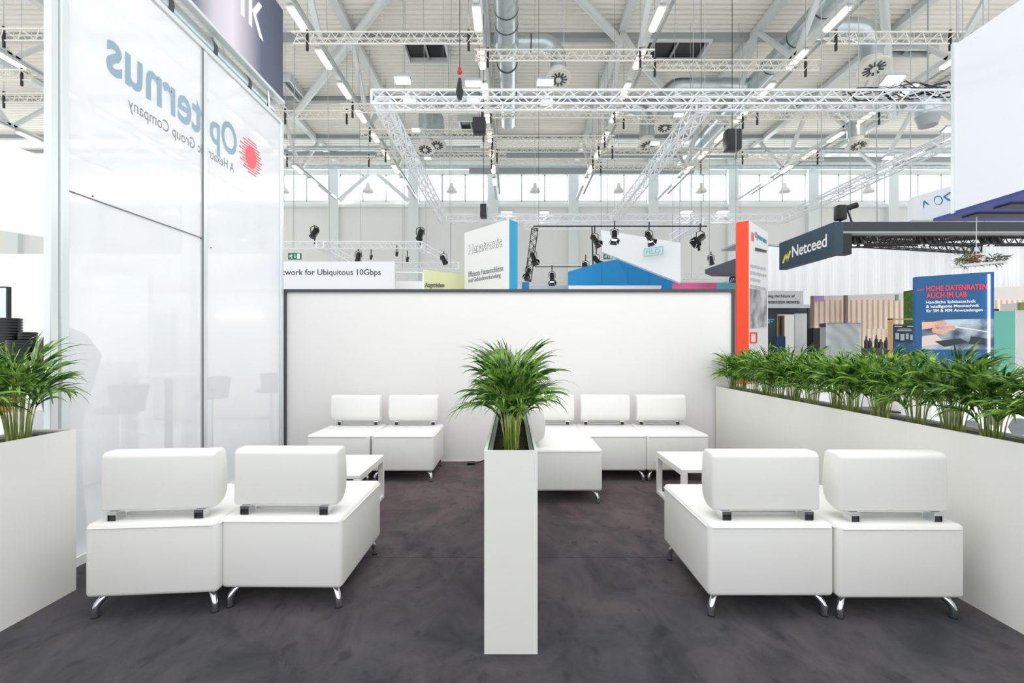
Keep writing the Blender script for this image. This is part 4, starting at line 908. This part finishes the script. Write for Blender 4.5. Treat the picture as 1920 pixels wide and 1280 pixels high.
MB().box(X(1443), X(1459), Y-.4, Y-.3, 0, Z(631)).build('info_panel', mat('navy_panel', (24,58,96), .5), t)
t = thing('grey_sign', 'grey sign board with dark text about communication networks', 'sign', P(1478,575,14.6))
Y = 14.6; MB().box(X(1434), X(1519), Y, Y+.08, Z(577), Z(545)).build('board', mat('sign_grey', (186,190,192), .6), t)
MB().box(X(1506), X(1519), Y-.01, Y, Z(571), Z(545)).build('edge', white, t)
for s_, a_, b_, y_ in (('ping the future of', 1438, 1490, 559), ('mmunication networks', 1438, 1499, 569)):
    textmesh(s_, 'lettering', inkdk, P(a_, y_, Y)-Vector((0,.01,0)), (1,0,0), (0,0,1), (b_-a_)/F*Y, 7/F*Y, .004, t, .01)
MB().box(X(1436), X(1438), Y, Y+.08, 0, Z(577)).box(X(1516), X(1519), Y, Y+.08, 0, Z(577)).build('stand', dkslate, t)
# glass case wrapped in film
Y = 12.5; t = thing('display_case', 'dark-topped display case wrapped in clear film behind the plants', 'display case', P(1575,700,Y))
MB().box(X(1557), X(1611), Y, Y+.4, 0, Z(612)).build('body', mat('case_grey', (150,156,156), .6), t); MB().box(X(1556), X(1612), Y-.03, Y+.43, Z(612), Z(605)).build('top', dkslate, t)
MB().box(X(1546), X(1611.5), Y-.06, Y-.05, 0, Z(606)).build('film', filmmat(), t)
# small black box
Y = 14; o = MB().box(X(1525), X(1538), Y, Y+.3, 0, Z(615)).build('black_cabinet', blackrub); tag(o, 'narrow black cabinet before the slat wall', 'cabinet')
# bottles and people-free counter clutter under slats
Y = 13.5; t = thing('bar_counter', 'low dark counter with slats before the pale slat wall', 'counter', P(1650,690,Y)); MB().box(X(1612), X(1672), Y, Y+.5, 0, Z(652)).build('body', mat('counter_dark', (70,70,72), .6), t)
for j, (px, py, r_) in enumerate(((1624,630,.05),(1631,634,.06),(1643,628,.05),(1651,636,.07),(1662,632,.06))):
    p = P(px,652,Y+.15); h_ = P(px,py,Y+.15).z-p.z
    o = MB().lathe([(0,0),(r_,0),(r_,h_*.6),(r_*.4,h_*.75),(r_*.35,h_),(0,h_)], p, 12).build('bottle', mat('bottle_dark', (48,52,50), .3), smooth=True); tag(o, 'small dark bottle on the low dark counter, %s from the left' % ORD[j], 'bottle', 'bottles on the dark counter')
Y = 10.5; t = thing('product_poster', 'black poster board with pale diagrams left of the blue poster', 'poster', P(1693,700,Y))
MB().box(X(1673), X(1718), Y, Y+.08, 0, Z(608)).build('board', mat('poster_black', (32,46,56), .5), t); MB().box(X(1671), X(1673), Y-.02, Y+.1, 0, Z(597)).box(X(1671), X(1718), Y-.02, Y+.1, Z(599), Z(597)).build('wooden_frame', mat('oak', (204,164,112), .6), t)
m = MB(); [m.box(X(a_), X(b_), Y-.012, Y, Z(c_+1), Z(c_)) for a_, b_, c_ in ((1677,1691,611),(1701,1714,611),(1684,1690,616),(1691,1707,616),(1682,1694,619),(1695,1709,619))]; m.build('small_print', white, t)
m = MB(); [m.box(X(a_), X(b_), Y-.012, Y, Z(d_), Z(c_)) for a_, b_, c_, d_ in ((1678,1685,624,636),(1688,1695,626,638),(1698,1703,625,636),(1706,1712,627,637))]; m.build('diagram', mat('diagram_grey', (170,190,196), .5), t)
MB().box(X(1675), X(1717), Y-.012, Y, Z(660), Z(641)).build('blue_band', mat('deep_blue', (20,80,140), .5), t)
# ================================================================ BLUE POSTER
t = thing('blue_poster', 'tall blue poster board with red and white text and a photograph', 'poster', P(1790,900,7))
pl = P(1716,519,7.2); pr = P(1864,509,6.9); dr = Vector((pr.x-pl.x, pr.y-pl.y, 0)); LF = dr.length; dr.normalize(); nn = Vector((dr.y,-dr.x,0))
b0 = Vector((pl.x,pl.y,0)); b1 = Vector((pr.x,pr.y,0)); ztop = (pl.z+pr.z)/2
MB().prism([b0, b1, Vector((pr.x,pr.y,pr.z)), Vector((pl.x,pl.y,pl.z))], Vector((.04,.09,0))).build('board', mat('poster_blue', (14,86,138), .5), t)
def onp(px, py, off=.004):
    u = (px-1716)/(1864-1716); Yp = 7.2-.3*u; return P(px, py, Yp)+nn*off
redt = mat('poster_red', (232,64,70), .5)
textmesh('HOHE DATENRATEN', 'lettering', redt, onp(1736,546), dr, (0,0,1), LF*.77, .085, .004, t, .03); textmesh('AUCH IM LAB', 'lettering', redt, onp(1736,559), dr, (0,0,1), LF*.52, .085, .004, t, .03)
MB().prism([onp(1718,545), onp(1732,544), onp(1732,542.5), onp(1718,543.5)], nn*.004).build('red_rule', redt, t)
for s_, b_, y_ in (('Handliche Spleisstechnik',1830,571),('& intelligente Messtechnik',1836,579),('für SM & MM Anwendungen',1842,587)):
    textmesh(s_, 'lettering', white, onp(1736,y_), dr, (0,0,1), LF*(b_-1736)/148, .06, .004, t, .015)
ph = mat('photo_bluegrey', (60,80,100), .5, var=(3.5, (190,204,214)))
MB().prism([onp(1728,655), onp(1863,655), onp(1863,597), onp(1728,600)], nn*.003).build('photo_print', ph, t)
MB().prism([onp(1728,630,.007), onp(1762,626,.007), onp(1790,640,.007), onp(1728,650,.007)], nn*.002).build('photo_table', mat('photo_beige', (220,200,190), .5), t)
skin = mat('photo_skin', (206,140,112), .5, var=(6, (236,190,164)))
m = MB(); m.prism([onp(x_,y_,.008) for x_, y_ in ((1728,604),(1750,603),(1766,601),(1776,605),(1772,610),(1760,613),(1745,615),(1728,618))], nn*.002)
for cx_, cy_ in ((1752,619),(1759,621),(1766,622),(1773,619),(1779,615)): m.prism([onp(cx_+5.5*math.cos(q), cy_+5*math.sin(q), .0085) for q in (k*pi/6 for k in range(12))], nn*.002)
m.prism([onp(x_,y_,.009) for x_, y_ in ((1770,610),(1792,611),(1795,614),(1788,619),(1770,618))], nn*.002)
m.build('photo_hand', skin, t)
MB().prism([onp(1790,611,.01), onp(1852,621,.01), onp(1852,623,.01), onp(1790,614,.01)], nn*.002).build('photo_fibre', mat('fibre', (230,220,210), .5), t)
m = MB(); [m.prism([onp(x_,y_,.01) for x_, y_ in q], nn*.002) for q in (((1752,640),(1800,634),(1815,642),(1770,650)),((1820,630),(1846,634),(1846,646),(1815,645)))]; m.build('photo_device', mat('photo_dark', (40,48,56), .5), t)
MB().prism([onp(1851,514,.012), onp(1855,514,.012), onp(1855,690,.012), onp(1851,690,.012)], nn*.01).build('light_strip', mat('cool_strip', (200,210,255), .5, emit=3), t)
# teal block and right-edge pieces
Y = 8.6; o = MB().box(X(1862), X(1903), Y, Y+.6, 0, Z(583)).build('teal_cabinet', mat('teal', (104,188,168), .5)); tag(o, 'teal cabinet right of the blue poster', 'cabinet')
o = MB().box(X(1868), X(1884), Y+.1, Y+.4, Z(583), Z(578)).build('black_device', blackrub); tag(o, 'small dark device on the teal cabinet', 'device')
Y = 10; o = MB().box(X(1903), X(1990), Y, Y+.3, 0, Z(568)).build('white_display_wall', mat('pale_display', (232,230,226), .6)); tag(o, 'pale display wall at the right picture edge', 'display wall')
o = MB().box(X(1908), X(1918), Y-.05, Y, Z(581), Z(567)).build('green_poster', mat('olive_print', (130,150,60), .5)); tag(o, 'small olive green picture on the pale display wall', 'poster')
o = MB().box(P(1714,0,11).x, P(1719,0,11).x, 11, 11.3, 0, P(0,543,11).z).build('moss_panel', mat('moss', (50,92,36), .9, bump=(30,1), var=(20,(88,124,50)))); tag(o, 'narrow green moss panel left of the blue poster', 'moss panel')
# white counters behind the long planter
t = thing('hexagon_counter', 'white counter with grey hexagons behind the long planter', 'counter', (5.1, 4.9, 0))
MB().box(4.15, 7.0, 4.5, 5.0, 0, .93).build('body', white, t)
hexm = mat('hex_grey', (112,118,124), .5); m = MB()
for k, (hx_, hz) in enumerate(((4.35,.72),(4.55,.6),(4.78,.72),(5.0,.62),(4.5,.45),(4.85,.42),(5.2,.74),(4.3,.3),(5.1,.35))): m.prism([(hx_+.095*math.cos(a_*pi/3), 4.49, hz+.095*math.sin(a_*pi/3)) for a_ in range(6)], (0,.01,0))
m.build('hexagon_print', hexm, t); MB().box(4.1, 7.05, 4.45, 5.05, .93, .96).build('worktop', white, t)
for j, (x_, y_, w_, h_, lab) in enumerate(((3.6,7.2,1.7,.78,'low white counter behind the palms near the red tower'),(5.2,8.2,1.6,.9,'white counter behind the palms before the display case'),(3.3,5.9,.9,.72,'white side table just behind the long planter'))):
    t = thing('white_counter', lab, 'counter', (x_+w_/2, y_+.3, 0), 'white counters behind the planter')
    MB().box(x_, x_+w_, y_, y_+.6, 0, h_-.03).build('body', white, t); MB().box(x_-.03, x_+w_+.03, y_-.03, y_+.63, h_-.03, h_).build('worktop', tablewhite, t)
o = MB().box(P(1740,0,5.4).x, P(1768,0,5.4).x, 5.4, 5.6, 0, P(0,735,5.4).z).build('dark_pillar', mat('pillar_navy', (28,34,46), .5)); tag(o, 'short dark navy pedestal seen between the palm stems', 'pedestal')
t = thing('black_chair', 'black plastic chair seen between the palm stems behind the planter', 'chair', (4.1, 5.2, 0)); cx_, cy_ = 4.05, 5.05
MB().box(cx_-.22, cx_+.2, cy_-.2, cy_+.22, .7, .72).build('seat', blackrub, t, bevel=.006)
MB().prism([(cx_+.17,cy_-.19,.72),(cx_+.2,cy_-.19,.72),(cx_+.26,cy_-.19,1.08),(cx_+.23,cy_-.19,1.08)], (0,.38,0)).build('backrest', blackrub, t, bevel=.005)
for sx in (-1,1):
    for sy in (-1,1): MB().tube([(cx_+sx*.18,cy_+sy*.17,.7),(cx_+sx*.24,cy_+sy*.2,0)], .014, 8).build('leg', blackrub, t)
# hanging plant tray
t = thing('hanging_plant_tray', 'white hanging tray of trailing plants below the dark canopy', 'hanging planter', P(1835,500,9))
Y = 9.0; a_ = P(1798,499,Y); b_ = P(1870,493,Y)
MB().beam(a_, b_, .3, .04).build('tray', white, t)
for mname, base, cols, lo, hi in (('foliage','olive',((86,110,66),(140,150,110)),1785,1830),('foliage','rust',((150,96,60),(190,150,100)),1806,1848),('foliage','sage',((70,100,60),(150,160,120)),1842,1898)):
    m = MB(); lm = leafmat(base+'_leaf', *cols)
    for k in range(90):
        p_ = P(R.uniform(lo+8,hi-8), R.uniform(478,496), Y+R.uniform(-.12,.12)); d_ = Vector((R.uniform(-1,1), R.uniform(-.5,.5), R.uniform(-.6,.8))).normalized(); s_ = d_.cross(Vector((0,1,0))).normalized()*.011; L_ = R.uniform(.06,.17)
        q_ = p_+d_*L_*.5; e_ = p_+d_*L_+Vector((0,0,-.03)); m.add([p_-s_*.4, p_+s_*.4, q_+s_, q_-s_, e_], [(0,1,2,3),(3,2,4)])
    m.build(mname, lm, t)
MB().tube([P(1830,490,Y), P(1831,420,Y), P(1831,405,Y)], .008, 5).tube([P(1831,462,Y), P(1815,492,Y)], .006, 5).tube([P(1831,462,Y), P(1850,492,Y)], .006, 5).build('hanger', trusswhite, t)
# ================================================================ BIG WHITE HANGING BOX, BLUE SOFFIT AND NOK SIGN
t = thing('hanging_box_banner', 'huge white hanging box banner at the upper right', 'banner', (8.7, 7.2, 4.1))
MB().box(8.7, 8.78, 5.0, 8.98, 4.09, 7.35).build('white_face', mat('box_white', (240,243,248), .6), t)
MB().box(8.68, 8.80, 8.94, 9.0, 4.05, 7.4).build('corner_post', alu, t)
navy = mat('soffit_blue', (60,76,150), .5); MB().box(8.72, 14, 5.0, 9.42, 4.02, 4.08).build('soffit', navy, t)
m = MB(); [m.box(9.0, 14, y_, y_+.3, 3.99, 4.02) for y_ in (6.2, 7.2, 8.2, 8.8)]; m.build('soffit_louvre', mat('louvre_dark', (46,54,72), .5), t)
for x_, y_ in ((8.74,8.9),(8.74,6)): MB().tube([(x_,y_,7.35),(x_,y_,DECK)], .007, 5).build('cable', steeldk, t)
a_ = P(1712,369,14); b_ = P(1800,343.5,13); a2 = P(1709,412,14); b2 = P(1800,412,13)
t = thing('hanging_sign', 'white sign with thin blue letters left of the huge white box', 'sign', a2)
MB().prism([a_, b_, b2, a2], (.15,.35,0)).build('panel', mat('box_white', (240,243,248), .6), t)
dr = (b_-a_); dr.z = 0; dr.normalize(); nn = Vector((dr.y,-dr.x,0)); bl = mat('thin_blue', (28,120,180), .5)
def onn(px, py): u = (px-1712)/88; return P(px, py, 14-u)+nn*.03
m = MB()
for pts in (((1733,391),(1734,377),(1746,387),(1746,387)), ((1783,361),(1771,369),(1782,376))):
    for p_, q_ in zip(pts, pts[1:]):
        if p_ != q_: m.beam(onn(*p_), onn(*q_), .03, .035)
ring = [onn(1760.5+7.5*math.cos(q), 376+8*math.sin(q)) for q in (k*pi/10 for k in range(21))]; m.tube(ring, .018, 6, False)
m.build('lettering', bl, t)
for p_ in (a_, b_): MB().tube([p_+Vector((.1,.2,0)), Vector((p_.x+.1,p_.y+.2,DECK))], .012, 5).build('cable', steeldk, t)

for o in bpy.data.objects:
    if '_w' in o: del o['_w']
